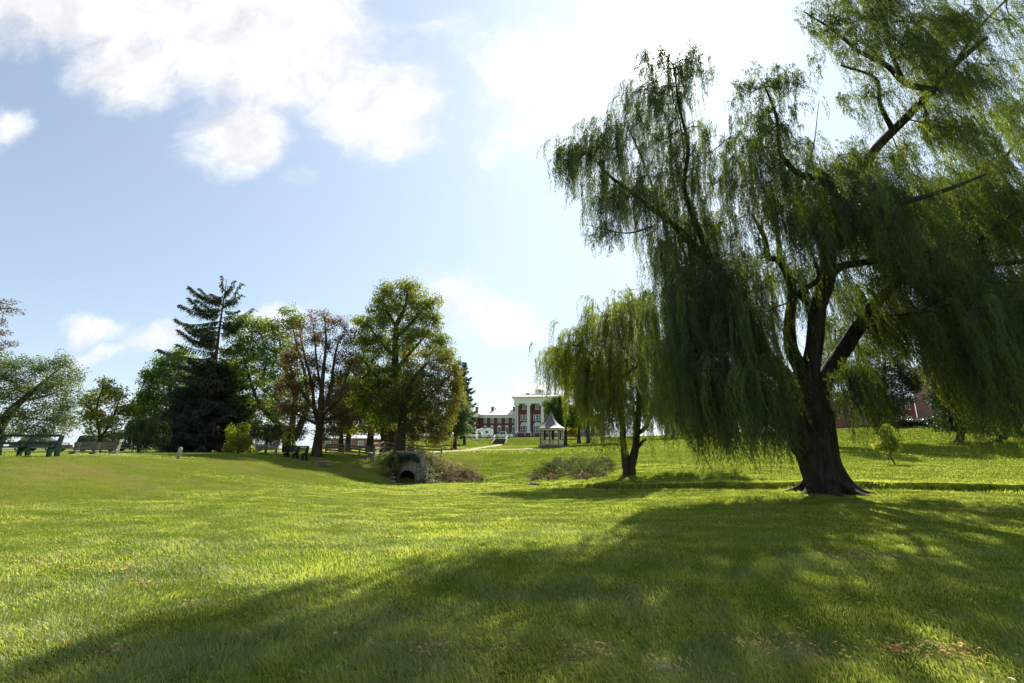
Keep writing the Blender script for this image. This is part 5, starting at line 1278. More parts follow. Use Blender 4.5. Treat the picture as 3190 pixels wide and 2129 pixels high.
simple_hall('brick_hall', 'tall pale brick hall at the right edge behind the willow curtain', 2262, 2560, 826, 108, M_brick2, 4, 6, 1.3, 16, R(12))
simple_hall('brick_house', 'red brick house half hidden behind the dark evergreen tree', 1975, 2118, 915, 122, M_brick, 2, 4, 1.1, 10)
simple_hall('low_brick_building', 'low pink brick building far behind the avenue trunks', 733, 846, 1008, 118, M_brick2, 1, 3, 1.2, 10, rm=M_brick2)
simple_hall('low_brick_building', 'small brick building with white windows right of the thick avenue trunk', 880, 1000, 1003, 124, M_brick2, 1, 8, .9, 10, roofh=1.2)
def white_porch():
    D = 140; c = gp(1620, D); t = thing('white_house', c, 'white porch building glimpsed through the hanging strands of the two willows', 'building')
    W = 17; MB().box((0, 5, 3), (W, 8, 7.5)).build('wall', pbr('faded_white_siding', (.42, .43, .44), .7, .15, 1), t)
    m = MB(); m.prism([(-W / 2 - .6, 6.76), (W / 2 + .6, 6.76), (0, 9.2)], 'y', -2.6, 9.4); m.build('roof', M_roofmetal, t)
    for x in (-8, -4.8, -1.6, 1.6, 4.8, 8): column(x, -1.8, 0.3, 6.76, .3, t)
    MB().box((0, -.9, -.1), (W + .8, 3.4, .8)).build('porch_floor', M_stone, t)
    for x in (-6.4, -3.2, 3.2, 6.4): window(t, x, 1.2, 3.2, 1.2, 1); window(t, x, 4.2, 6, 1.1, 1)
    window(t, 0, .4, 3.2, 1.3, 1, door=True)
white_porch()

# ------------------------------------------------------------------ gazebo
def gazebo():
    D = 80; c = gp(1266, D); t = thing('gazebo', c, 'white octagonal gazebo with concave pointed slate roof and lattice railing', 'gazebo', rz=R(10))
    rp = 1.88; hb = .34; hp = 3.05
    MB().lathe([(rp + .28, -.5), (rp + .28, hb - .06), (rp + .34, hb - .06), (rp + .34, hb)], 8, phase=math.pi / 8).build('base', M_wood_dark, t)
    prof = [(2.32, 0), (2.05, .10), (1.7, .3), (1.35, .56), (1.02, .88), (.72, 1.28), (.46, 1.75), (.24, 2.25), (.08, 2.7), (.03, 2.95)]
    MB().lathe([(r, z + hp) for r, z in prof], 8, phase=math.pi / 8).build('roof', M_slate, t)
    MB().lathe([(2.22, hp - .28), (2.25, hp - .03), (2.31, hp - .003)], 8, phase=math.pi / 8).build('eave', M_wood_dark, t)
    m = MB()
    for i in range(8):
        a0 = math.pi / 8 + i * math.pi / 4; a1 = a0 + math.pi / 4
        p0 = Vector((2.2 * math.cos(a0), 2.2 * math.sin(a0), 0)); p1 = Vector((2.2 * math.cos(a1), 2.2 * math.sin(a1), 0))
        n = 8
        for k in range(n):      # scalloped valance
            q0 = p0.lerp(p1, k / n); q1 = p0.lerp(p1, (k + 1) / n); qm = (q0 + q1) / 2; o = qm.normalized() * .03
            z1, z2 = hp - .1, hp - .42
            vs = [q0 + o, q1 + o, q1 + o, qm + o, q0 + o, q0 - o, q1 - o, q1 - o, qm - o, q0 - o]
            zs = [z1, z1, z2 + .12, z2, z2 + .12] * 2
            m.add([(v.x, v.y, z) for v, z in zip(vs, zs)], [(0, 1, 2, 3, 4), (9, 8, 7, 6, 5), (0, 5, 6, 1), (1, 6, 7, 2), (2, 7, 8, 3), (3, 8, 9, 4), (4, 9, 5, 0)])
    m.build('valance', M_cream, t)
    for i in range(8):
        a = math.pi / 8 + i * math.pi / 4
        for s in (-1, 1):
            aa = a + s * .07; x, y = rp * math.cos(aa), rp * math.sin(aa)
            p = MB().box((x, y, (hb + hp - .3) / 2 + .1), (.09, .09, hp - hb - .2), rz=a).build('post', M_cream, t)
        MB().box((rp * math.cos(a) * .96, rp * math.sin(a) * .96, (hb + hp) / 2 - .1), (.04, .26, hp - hb - .3), rz=a).build('lattice_strip', M_green_paint, t)
        MB().box((rp * math.cos(a), rp * math.sin(a), hp - .42), (.16, .4, .14), rz=a).build('bracket', M_green_paint, t)
    for i in range(8):
        if i == 3: continue                        # entrance
        a0 = math.pi / 8 + i * math.pi / 4 + .1; a1 = math.pi / 8 + (i + 1) * math.pi / 4 - .1
        p0 = Vector((rp * math.cos(a0), rp * math.sin(a0), 0)); p1 = Vector((rp * math.cos(a1), rp * math.sin(a1), 0))
        m = MB(); z0, z1 = hb + .08, hb + .85
        for z in (z0, z1): m.bar((p0.x, p0.y, z), (p1.x, p1.y, z), .07, .08)
        o = m.build('rail', M_green_paint, t)
        m = MB(); L = (p1 - p0).length; n = 7
        for k in range(-4, n + 1):
            for sgn in (0, 1):
                u0, u1 = k / n, k / n + (z1 - z0) / L
                ua, ub = (u0, u1)
                za, zb_ = (z0, z1) if sgn == 0 else (z1, z0)
                if ub <= 0 or ua >= 1: continue
                if ua < 0: f = -ua / (ub - ua); za = za + (zb_ - za) * f; ua = 0
                if ub > 1: f = (1 - ua) / (ub - ua); zb_ = za + (zb_ - za) * f; ub = 1
                q0 = p0.lerp(p1, ua); q1 = p0.lerp(p1, ub); off = .012 if sgn else -.012
                nn = ((p0 + p1) / 2).normalized() * off
                m.bar((q0.x + nn.x, q0.y + nn.y, za), (q1.x + nn.x, q1.y + nn.y, zb_), .05, .022)
        m.build('lattice_panel', M_white, o)
gazebo()

# ------------------------------------------------------------------ vehicles
def wheel(par, x, y, r=.36):
    o = MB().prism([(x + r * math.cos(a), r + r * math.sin(a)) for a in np.linspace(0, 2 * math.pi, 21)[:-1]], 'y', y - .12, y + .12)
    w_ = o.build('wheel', M_rubber, par)
    s = 1 if y > 0 else -1
    MB().prism([(x + r * .6 * math.cos(a), r + r * .6 * math.sin(a)) for a in np.linspace(0, 2 * math.pi, 15)[:-1]], 'y', y + s * .10, y + s * .135).build('rim', M_rim, w_)
def car(label, pos, rz, kind, paint, cat=None, group=None, name=None):
    t = thing(name or {'pickup': 'pickup_truck', 'suv': 'parked_car', 'sedan': 'parked_car', 'van': 'camper_van'}[kind], pos, label, cat or {'pickup': 'pickup truck', 'van': 'van'}.get(kind, 'car'), rz, group)
    if kind == 'pickup':
        L = 5.6; low = [(-2.8, .45), (-2.8, .95), (-2.72, 1.0), (-1.0, 1.0), (-.98, 1.05), (1.15, 1.07), (2.55, .98), (2.75, .85), (2.8, .5), (2.6, .35), (-2.6, .38)]
        cab = [(-1.0, 1.02), (-.92, 1.72), (-.75, 1.82), (.55, 1.82), (1.25, 1.06)]; gl = [(-.82, 1.12), (-.74, 1.66), (.48, 1.68), (.98, 1.12)]; wx = 1.75; wh = 1.0
    elif kind == 'suv':
        low = [(-2.3, .45), (-2.35, .95), (-1.2, 1.05), (1.0, 1.02), (2.2, .9), (2.35, .6), (2.25, .35), (-2.2, .35)]
        cab = [(-2.28, .95), (-2.05, 1.62), (-1.7, 1.7), (.35, 1.66), (1.05, 1.02)]; gl = [(-2.0, 1.08), (-1.82, 1.52), (.3, 1.52), (.78, 1.08)]; wx = 1.4; wh = .92
    elif kind == 'van':
        low = [(-3.0, .45), (-3.05, 1.1), (1.6, 1.1), (2.6, 1.02), (2.95, .85), (2.95, .45), (2.7, .35), (-2.8, .35)]
        cab = [(-3.05, 1.09), (-3.0, 2.5), (-2.85, 2.62), (1.1, 2.62), (1.6, 2.3), (1.95, 1.08)]; gl = [(.5, 1.25), (.5, 1.95), (1.42, 1.95), (1.66, 1.25)]; wx = 1.9; wh = 1.0
    else:
        low = [(-2.3, .5), (-2.3, .85), (-1.5, .95), (1.0, .95), (2.1, .82), (2.3, .6), (2.2, .35), (-2.2, .35)]
        cab = [(-1.75, .92), (-1.1, 1.38), (-.7, 1.44), (.2, 1.42), (.95, .94)]; gl = [(-1.4, .98), (-.95, 1.32), (.15, 1.33), (.68, .98)]; wx = 1.4; wh = .88
    m = MB().prism(low, 'y', -wh, wh); m.prism(cab, 'y', -wh + .12, wh - .12)
    if kind == 'pickup': m.box((-1.85, 0, 1.06), (1.6, 1.5, .03))
    me = m.mesh('body', False)
    body = link('body', me, paint, t)
    bv = body.modifiers.new('bevel', 'BEVEL'); bv.width = .05; bv.segments = 2
    for s in (-1, 1):
        MB().prism(gl, 'y', s * (wh - .13), s * (wh - .10)).build('side_window', M_glass, t)
        if kind != 'van':
            MB().box(((gl[1][0] + gl[2][0]) / 2, s * (wh - .09), (gl[0][1] + gl[1][1]) / 2), (.08, .03, gl[1][1] - gl[0][1])).build('pillar', paint, t)
    a, b = cab[-1], cab[-2]
    MB().bar((a[0] + .01, 0, a[1] + .08), (b[0] + .02, 0, b[1] - .08), wh * 1.6, .03, up=(1, 0, 0)).build('windscreen', M_glass, t)
    for sx in (-1, 1):
        for sy in (-1, 1): wheel(t, sx * wx, sy * (wh - .1), .40 if kind in ('pickup', 'van') else .33)
    fx = max(p[0] for p in low)
    for s in (-1, 1):
        MB().box((fx - .04, s * (wh - .25), .72), (.1, .32, .16)).build('headlight', M_lamp, t)
        MB().box((-fx + .0, s * (wh - .2), .8), (.08, .2, .2)).build('tail_light', M_redlamp, t)
    MB().box((fx + .02, 0, .5), (.12, wh * 1.9, .16)).build('bumper', M_rim if kind == 'pickup' else M_iron, t)
    if kind == 'van':
        for s in (-1, 1):
            MB().prism([(-1.2 + .42 * math.cos(q), 1.75 + .32 * math.sin(q)) for q in np.linspace(0, 2 * math.pi, 15)[:-1]], 'y', s * (wh - .13), s * (wh - .09)).build('round_window', M_glass, t)
        MB().box((-1.9, 0, 2.74), (.7, .6, .24)).box((.1, 0, 2.74), (.5, .5, .24)).build('roof_vent', M_white, t)
    return t
P_white = pbr('white_car_paint', (0.72, 0.73, 0.74), 0.25, spec=0.6)
P_black = pbr('dark_blue_car_paint', (0.018, 0.022, 0.035), 0.2, spec=0.6)
P_silver = pbr('silver_car_paint', (0.45, 0.47, 0.48), 0.25, metal=0.5)
car('white crew cab pickup truck parked at the top of the lawn steps', gp(disp3(842), 138) + np.array((0, 0, .05)), R(178), 'pickup', P_white)
car('white car parked behind the fountain left of the camper van', gp(disp3(437), 133) + np.array((0, 0, .05)), R(176), 'suv', P_white)
car('tall white camper van with rounded side window behind the clipped round bush', gp(disp3(545), 139) + np.array((0, 0, .05)), R(196), 'van', P_white)
car('dark blue pickup truck parked in the shade of the tall trees', gp(disp3(128), 112) + np.array((0, 0, .03)), R(170), 'pickup', P_black)
car('dark red car at the left of the dark blue pickup truck', gp(disp3(-40), 122) + np.array((0, 0, .03)), R(176), 'suv', pbr('dark_red_car_paint', (.09, .015, .015), .3))
car('silver car glinting in the sun above the hedge on the right', gp(2102, 99) + np.array((0, 0, .06)), R(188), 'sedan', P_silver)
car('silver car parked right behind the first one above the hedge', gp(2128, 103) + np.array((0, 0, .06)), R(184), 'sedan', P_silver)
car('white car parked beside the brick hall at the right edge', gp(2322, 95) + np.array((0, 0, .06)), R(180), 'sedan', P_white)

# ------------------------------------------------------------------ things on the hill lawn
def stairs():
    p0 = gp(disp3(775), 115.5); p1 = gp(disp3(822), 126.5)
    t = thing('garden_steps', p0, 'dark steps with white handrails climbing the grass bank below the white pickup truck', 'steps')
    n = 11; m = MB(); d = p1 - p0
    for i in range(n):
        q = d * ((i + .5) / n); m.box((q[0], q[1], (q[2] + d[2] / n / 2) / 2 - .3 + .05), (2.9, d[1] / n + .01, q[2] + d[2] / n / 2 + .7))
    m.build('treads', pbr('dark_step_stone', (.085, .075, .068), .9, .25, 2), t)
    for s in (-1, 1):
        m = MB(); e = 1.6 * s
        m.bar((e, 0, .1), (d[0] + e, d[1], d[2] + .12), .25, .3); m.build('kerb', pbr('dark_kerb_stone', (.11, .10, .09), .9, .2, 2), t)
        m = MB()
        for f in (0.55 if s < 0 else .25, 1.0):
            q = d * f; m.bar((q[0] + e, q[1], q[2]), (q[0] + e, q[1], q[2] + .95), .06, .06)
        qa = d * (.55 if s < 0 else .25); m.bar((qa[0] + e, qa[1], qa[2] + .95), (d[0] + e, d[1], d[2] + .97), .07, .07); m.build('handrail', M_white, t)
stairs()
def fountain():
    p = gp(disp3(472), 122); t = thing('fountain', p, 'white tiered fountain standing in front of the white parked car', 'fountain')
    MB().lathe([(1.05, -.2), (1.1, .25), (1.15, .38), (1.0, .38), (.95, .3)], 24).build('basin', M_white, t)
    MB().lathe([(.28, .25), (.18, .5), (.14, .8), (.2, 1.0)], 12).build('pedestal', M_white, t)
    MB().lathe([(.15, .98), (.55, 1.12), (.68, 1.28), (.62, 1.28), (.5, 1.2)], 20).build('bowl', M_white, t)
    MB().lathe([(.12, 1.2), (.08, 1.5), (.1, 1.62), (.3, 1.72), (.36, 1.8), (.12, 1.8), (.06, 2.0), (.09, 2.1), (.02, 2.2)], 14).build('finial', M_white, t)
fountain()
def topiary():
    D = 121; p = gp(disp3(521), D); t = thing('clipped_bush', p, 'small clipped round bush on a stem beside the fountain', 'bush')
    MB().tube([(0, 0, -.1), (0, 0, .9)], [.06, .05]).build('stem', M_bark, t)
    C = p + np.array((0, 0, 1.25)) + unit(26) * .38
    crown([leafclumps(C, 40, .16, .08, .05, np.full(26, .3))], M_leaf_green, t, 'foliage')
topiary()
def lamp(label, x, D, ytop, head, globe):
    p = gp(x, D); t = thing('street_lamp', p, label, 'lamp post'); H = at(x, ytop, D)[2] - p[2]
    MB().lathe([(.14, -.1), (.13, .3), (.07, .38), (.055, H - head)], 12).build('pole', M_iron, t)
    if globe: MB().lathe([(.08, H - head), (.2, H - head + .1), (.24, H - head / 2), (.15, H - .08), (.03, H)], 14).build('globe', pbr('white_lamp_globe', (.8, .8, .78), .3), t)
    else:
        MB().lathe([(.10, H - head), (.15, H - head + .05), (.21, H - .14)], 6).build('lantern', pbr('lantern_glass', (.62, .56, .46), .25), t)
        MB().lathe([(.27, H - .14), (.16, H - .03), (.03, H + .08)], 6).build('lantern_cap', M_iron, t)
lamp('dark lamp post with a lantern head beside the path right of the bridge', (1380 + 262 / 9.79) / 1.3575, 66, (1320 + 270 / 9.79) / 1.3575, .6, False)
lamp('lamp post with a white globe before the stone pier of the mansion', (1380 + 2240 / 9.79) / 1.3575, 150, (1320 + 245 / 9.79) / 1.3575, .5, True)
def sign():
    x = (1380 + 52 / 9.79) / 1.3575; D = 69; p = gp(x, D); t = thing('park_sign', p, 'small white rules sign on a thin post beside the path', 'sign')
    s = 1 / ppm(D) / 1.3575 / 9.79
    H = at(x, (1320 + 720 / 9.79) / 1.3575, D)[2] - p[2]
    MB().box((0, .04, H / 2), (.07, .05, H + .2)).build('post', M_wood_dark, t)
    b = MB().box((0, 0, H), (62 * s, .03, 88 * s)).build('board', M_white, t)
    m = MB()
    for i, zz in enumerate((28, 12, -4, -20, -32)):
        for k in range(3 - i % 2): m.box(((-16 + k * 15 + i % 2 * 6) * s, -.018, H + zz * s), (11 * s, .006, 8 * s))
    m.build('lettering', M_iron, b)
sign()
def post_at(label, x, D, h, w_, mt, name, cat):
    p = gp(x, D); t = MB().box((0, 0, h / 2 - .1), (w_, w_, h + .2)).box((0, 0, h + .02), (w_ * 1.15, w_ * 1.15, .05)).build(name, mt)
    t.location = tuple(p); tag(t, label, cat)
post_at('dark square post on the bank left of the lawn steps', (1380 + 1537 / 9.79) / 1.3575, 124, 1.5, .2, M_wood_dark, 'wooden_post', 'post')
def bollard():
    p = gp(411, 27); t = thing('bollard', p, 'short leaning grey post with a dark back standing alone on the bank top', 'post'); t.rotation_euler = (0, R(6), R(20))
    MB().lathe([(.10, -.2), (.10, .52), (.085, .58), (.03, .62)], 14).build('post', M_conc, t)
    MB().box((0, .085, .30), (.12, .06, .5)).build('dark_back', M_rubber, t)  # dark slab along the back of the post
bollard()

# people by the mansion
M_skin = pbr('skin', (.45, .28, .20), .6)
def person(label, x, D, pose, top, leg, hat=None):
    p = gp(x, D); t = thing('person', p, label, 'person')
    o = MB()
    def skin(name, pts, edges, rad, mt, par):
        me = bpy.data.meshes.new(name); me.from_pydata(pts, edges, []); ob = link(name, me, mt, par)
        md = ob.modifiers.new('skin', 'SKIN'); md.use_smooth_shade = True
        for v, r in zip(me.skin_vertices[0].data if me.skin_vertices else [], rad): v.radius = r
        return ob
    import bmesh
    def skinned(name, pts, edges, rad, mt, par):
        me = bpy.data.meshes.new(name); bm = bmesh.new(); lay = bm.verts.layers.skin.verify()
        vs = [bm.verts.new(q) for q in pts]
        for v, r in zip(vs, rad): v[lay].radius = (r, r)
        vs[0][lay].use_root = True
        for a, b in edges: bm.edges.new((vs[a], vs[b]))
        bm.to_mesh(me); bm.free(); ob = link(name, me, mt, par)
        ob.modifiers.new('skin', 'SKIN'); sb = ob.modifiers.new('sub', 'SUBSURF'); sb.levels = sb.render_levels = 2
        return ob
    s = pose
    body = skinned('body', [(0, 0, .95), (0, 0, 1.2), (0, 0, 1.42), (0, -.01, 1.52), (0, -.02, 1.66), (.19, 0, 1.4), (.27, .02, 1.15), (.25 + .1 * s, -.12, .92), (-.19, 0, 1.4), (-.26, .03, 1.14), (-.26, -.1 * s - .05, .9),
                    (.1, 0, .9), (.12, -.06 * s, .5), (.12, .06 * s, .08), (.12, -.1, .04), (-.1, 0, .9), (-.12, .1 * s, .5), (-.12, .16 * s, .08), (-.12, 0, .04)],
                   [(0, 1), (1, 2), (2, 3), (3, 4), (2, 5), (5, 6), (6, 7), (2, 8), (8, 9), (9, 10), (0, 11), (11, 12), (12, 13), (13, 14), (0, 15), (15, 16), (16, 17), (17, 18)],
                   [.15, .14, .15, .06, .105, .075, .05, .035, .075, .05, .035, .09, .07, .045, .04, .09, .07, .045, .04], M_skin, t)
    skinned('shirt', [(0, 0, .92), (0, 0, 1.2), (0, 0, 1.42), (.2, 0, 1.4), (.27, .02, 1.18), (-.2, 0, 1.4), (-.26, .03, 1.18)], [(0, 1), (1, 2), (2, 3), (3, 4), (2, 5), (5, 6)], [.18, .165, .165, .09, .07, .09, .07], top, t)
    skinned('trousers', [(0, 0, .93), (.1, 0, .86), (.12, -.06 * s, .5), (.12, .05 * s, .12), (-.1, 0, .86), (-.12, .1 * s, .5), (-.12, .15 * s, .12)], [(0, 1), (1, 2), (2, 3), (0, 4), (4, 5), (5, 6)], [.16, .11, .09, .07, .11, .09, .07], leg, t)
    MB().lathe([(.11, 1.68), (.115, 1.73), (.09, 1.79), (.03, 1.82)], 12, (0, -.01, 0)).build('cap' if hat else 'hair', hat or M_bark, t)
    m = MB().box((0, -.125, 1.66), (.03, .04, .05))
    for q in (-1, 1): m.box((q * .04, -.118, 1.685), (.022, .02, .012)).box((q * .115, 0, 1.665), (.02, .04, .06))
    m.box((0, -.115, 1.61), (.05, .02, .012)); m.build('face', pbr('face_detail', (.3, .16, .12), .6), body)
cloth = lambda n, c: pbr(n, c, .85)
person('person in a yellowish top standing at the left of the group before the columns', disp3(1157), 171, .3, cloth('straw_cloth', (.55, .5, .3)), cloth('grey_cloth', (.25, .25, .25)), cloth('straw_hat', (.6, .55, .4)))
person('person in beige top and pale trousers walking in the middle of the group', disp3(1240), 168, 1, cloth('beige_cloth', (.55, .5, .42)), cloth('pale_cloth', (.6, .6, .55)), cloth('white_hat', (.7, .7, .68)))
person('person in a blue shirt and light trousers at the right of the group', disp3(1280), 170, -.8, cloth('blue_cloth', (.25, .3, .48)), cloth('light_blue_cloth', (.45, .5, .58)), cloth('white_cap', (.7, .7, .7)))
# ------------------------------------------------------------------ benches on the bank
def bench(label, x, D, W, rz, sup_mat, slat_mat, nsup=3, lift=0.0, nback=3, arm=False, scale=1.0, sink=0.0):
    p = gp(x, D); p[2] -= sink
    t = thing('park_bench', p, label, 'bench', rz, 'park benches on the bank'); t.scale = (scale,) * 3
    prof = [(-.30, -.15), (-.28, .40), (-.02, .40), (.16, .92), (.30, .92), (.20, .35), (.26, -.15), (.08, -.15), (.04, .2), (-.12, .2), (-.14, -.15)]
    for i in range(nsup):
        xx = -W / 2 + W * i / (nsup - 1)
        MB().prism(prof, 'x', xx - .05, xx + .05).build('support', sup_mat, t)
    for k in range(3): MB().box((0, -.24 + .12 * k, .425), (W + .16, .095, .035)).build('seat_slat', slat_mat, t)
    for k in range(nback):
        z = .54 + .36 * (k + .1) / max(1, nback - 1) * .95; y = -.02 + (z - .40) * .345 - .03
        MB().bar((-W / 2 - .08, y, z), (W / 2 + .08, y, z), .03, .095 if nback > 2 else .11, up=(0, .33, .95)).build('back_slat', slat_mat, t)
    return t
bench('long dark green park bench with two bays at the left edge of the bank', 57, 22.6, 3.0, R(-6), M_green_paint, M_worn_green, 3, nback=2)
bench('bench of weathered grey planks with four slats right of the long green bench', 217, 26.5, 2.3, R(-4), M_conc, M_wood_old, 3, nback=4, sink=.28)
bench('green bench with sloping back next to the rust brown tree', 680, 37.5, 1.9, R(-24), M_green_paint, M_green_paint, 3, nback=4)
bench('old bench with mottled grey slats left of the smaller green bench', 610, 39.5, 1.5, R(10), M_conc, M_wood_old, 2, nback=4, sink=.2)
def guardrail():
    t = thing('guard_rail', gp(60, 33), 'low pale rail along the street behind the left benches', 'railing')
    pts = [gp(x, D) for x, D in ((-150, 31), (-40, 32), (60, 33), (140, 34), (230, 35.5), (320, 37))]
    o = np.array(t.location)
    for a, b in zip(pts[:-1], pts[1:]):
        MB().bar(a - o + np.array((0, 0, .35)), b - o + np.array((0, 0, .35)), .05, .12).build('rail', M_conc, t)
    for q in pts: MB().box(q - o + np.array((0, 0, .15)), (.1, .1, .6)).build('post', M_wood_dark, t)
guardrail()
for lab, x, D, k, pt in (('dark car on the street seen under the long green bench', 92, 50, 'sedan', P_black), ('second dark car on the street behind the plank bench', 235, 54, 'suv', P_black)):
    car(lab, gp(x, D) + np.array((0, 0, .05)), R(5), k, pt)

def rock(mb, c, s, seed):
    r = np.random.default_rng(seed); n = 8; rings = []
    prof = [(.0, -.5), (.8, -.42), (1.0, 0), (.85, .35), (.45, .5)]
    vs = []; fs = []
    ph = r.uniform(0, 6)
    for j, (rr, z) in enumerate(prof[1:]):
        for i in range(n):
            a = 2 * math.pi * i / n + ph; q = rr * r.uniform(.85, 1.12)
            vs.append((c[0] + s[0] * q * math.cos(a), c[1] + s[1] * q * math.sin(a), c[2] + s[2] * (z + r.uniform(-.06, .06))))
    for j in range(3):
        for i in range(n): k = (i + 1) % n; fs.append((j * n + i, j * n + k, (j + 1) * n + k, (j + 1) * n + i))
    fs.append(tuple(range(n - 1, -1, -1))); fs.append(tuple(3 * n + i for i in range(n)))
    mb.add(vs, fs)
def stone_pile():
    p = gp(743, 36.5); t = thing('stone_pile', p, 'low pile of field stones with a flat slab on top near the rust brown tree', 'stones')
    for i, (x, y, sx, z) in enumerate([(-.42, 0, .17, .1), (-.16, -.1, .15, .09), (.1, -.08, .16, .1), (.34, -.05, .16, .09), (-.3, .2, .18, .1), (.2, .22, .2, .1), (.0, .15, .2, .1), (.45, .12, .14, .08), (-.5, .15, .12, .2)]):
        m = MB(); rock(m, (x, y, z), (sx, sx * .9, .2), i); m.build('stone', M_rock, t)
    m = MB(); rock(m, (.02, .05, .27), (.50, .32, .12), 99); m.build('slab', M_rock, t)
stone_pile()

# ------------------------------------------------------------------ fences
def fence(label, posts, nr, pw=.13, rw=.14, base_off=0):
    """posts: (x, D, ytop)"""
    P = [gp(x, D) for x, D, y in posts]; H = [at(x, y, D)[2] - p[2] for (x, D, y), p in zip(posts, P)]
    t = thing('rail_fence', P[0], label, 'fence'); o = P[0]
    for p, h in zip(P, H): MB().box(p - o + np.array((0, 0, h / 2 - .15)), (pw, pw, h + .3)).build('post', M_wood_dark, t)
    for i in range(len(P) - 1):
        for k in range(nr):
            f = 1 - k / nr * .98 - .04
            a = P[i] - o + np.array((0, -.085, H[i] * f)); b = P[i + 1] - o + np.array((0, -.085, H[i + 1] * f))
            MB().bar(a, b, .045, rw).build('rail', M_wood_dark, t)
    return t
fence('grey wooden rail fence running from the stone pile to the bridge', [(748, 47.5, 1020), (789, 46.5, 1020), (825, 45.5, 1025), (858, 44.2, 1028)], 3)
fence('dark wooden handrail fence over the culvert bridge', [(859, 42.6, 1020), (880.5, 44.6, 1013), (923, 45.4, 1019.5), (957.5, 46.4, 1022), (1013.5, 49, 1026)], 3)
fence('far rail fence on the other side of the path behind the bridge', [(840, 55, 1023), (900, 54, 1022), (960, 56, 1023)], 2)

# ------------------------------------------------------------------ culvert
M_ivy = leafmat('ivy_leaf', [(0, (.012, .025, .010)), (.5, (.028, .055, .016)), (1, (.08, .11, .03))], .3, .07, (1.5, 1.5, .4))
M_olive = leafmat('olive_shrub_leaf', [(0, (.045, .060, .018)), (.5, (.14, .14, .050)), (.85, (.27, .24, .11)), (1, (.36, .32, .20))], .4, .05, (1.4, 1.3, .5))
M_deadbrush = leafmat('dead_brush_leaf', [(0, (.050, .040, .022)), (.5, (.105, .078, .045)), (1, (.19, .15, .08))], .35, .03, (1.3, 1.1, .7))
def culvert():
    D = 41.6; s = 1 / ppm(D)
    c = at(934, 1110, D); t = thing('culvert', c, 'pale concrete culvert headwall with a dark round arch under the bridge', 'culvert')
    W0, W1 = -27 * s, 31 * s; H = 68 * s; ax0, ax1 = -20 * s, 18 * s; ah = 29 * s; cx = (ax0 + ax1) / 2; rw = (ax1 - ax0) / 2; sp = ah - rw
    n = 16
    arc = [(cx + rw * math.cos(a), max(sp, 0) + (ah - max(sp, 0)) * math.sin(a)) for a in np.linspace(0, math.pi, n)]
    zb = -.7
    m = MB(); y0, y1 = 0, 1.35
    # wall as strips around the arch
    def strip(pts_in, pts_out):
        k = len(pts_in)
        vs = [(x, y0, z) for x, z in pts_in] + [(x, y0, z) for x, z in pts_out] + [(x, y1, z) for x, z in pts_in] + [(x, y1, z) for x, z in pts_out]
        fs = []
        for i in range(k - 1):
            fs += [(i, i + 1, k + i + 1, k + i), (2 * k + i, 3 * k + i, 3 * k + i + 1, 2 * k + i + 1), (i, 2 * k + i, 2 * k + i + 1, i + 1), (k + i, k + i + 1, 3 * k + i + 1, 3 * k + i)]
        fs += [(0, k, 3 * k, 2 * k), (k - 1, 3 * k - 1, 4 * k - 1, 2 * k - 1)]
        m.add(vs, fs)
    outer = []
    for x, z in arc:
        a = math.atan2(z - sp, x - cx)
        outer.append((W1 if a < .35 else W0 if a > math.pi - .35 else x + (x - cx) * .3, z if (a < .35 or a > math.pi - .35) else H))
    strip([(ax1, zb)] + arc + [(ax0, zb)], [(W1, zb)] + outer + [(W0, zb)])
    w_ = link('headwall', m.mesh('headwall'), M_conc, t)
    MB().box(((W0 + W1) / 2, .40, H + .05), (W1 - W0 + .06, .9, .1)).build('coping', M_conc, t)
    # splayed wing walls
    MB().prism([(W1 + .002, zb), (W1 + .55, zb), (W1 + .5, H * .45), (W1 + .15, H * .9), (W1 + .002, H * .95)], 'y', -.18, .5).build('wing_wall', M_conc, t)
    MB().box((cx, .88, .3), (rw * 2 + .3, .06, 2.6)).box((cx, .45, -.02), (rw * 2 + .3, .85, .04)).build('tunnel_shade_panel', pbr('tunnel_shade_black', (.006, .005, .004), .9, .2, 6), t)  # near-black panel and floor stand in for the tunnel's deep shade
    # raised rim around the arch
    rim = []
    m2 = MB(); m2.tube([(x + (x - cx) * .04, -.0, z + .03) for x, z in [(ax1, 0)] + arc + [(ax0, 0)]], [.06] * (n + 2), 6); m2.build('arch_rim', M_conc, t)
culvert()
def patch_of_leaves(name, label, cat, lobes, D, mt, leaf, dens, per, crad, tint=.5, dr=.6, flat=.8, droop=.3, group=None, stem=True, shell=.5, jit=.15):
    x0, y0 = lobes[0][:2]
    b = gp(x0, D); t = thing(name, b, label, cat, group=group); C = []
    for lb in lobes:
        cx, cy, rx, ry = lb[:4]; dD = lb[4] if len(lb) > 4 else 0
        n = int(dens * rx * ry / ppm(D) ** 2 + 4); C.append(px_lobe(cx, cy, rx, ry, D + dD, dr, n, shell))
    C = np.vstack(C)
    T = Tree()
    for lb in lobes[:6]:
        g = gp(lb[0], D + (lb[4] if len(lb) > 4 else 0)); T.limb([(g[0], g[1], g[2] - .1, .02), (g[0] + .05, g[1], g[2] + .2, .015), (g[0], g[1], g[2] + .4, .01)], 5)
    T.wire(C, .005, skip=1); T.wood('stems', M_bark, t)
    crown([leafclumps(C, per, crad, leaf[0], leaf[1], tint, .08, flat, droop, jit)], mt, t, 'foliage')
    return t
patch_of_leaves('ivy', 'dark ivy hanging over the top and left side of the culvert headwall', 'ivy', [(910, 1066, 6, 22), (908, 1050, 10, 12), (925, 1049, 22, 9), (945, 1046, 16, 5), (957, 1054, 6, 9), (906, 1085, 4, 16), (920, 1056, 8, 6), (903, 1100, 4, 8)], 41.3, M_ivy, (.09, .08), 90, 40, .17, .35, dr=.25, droop=.8)
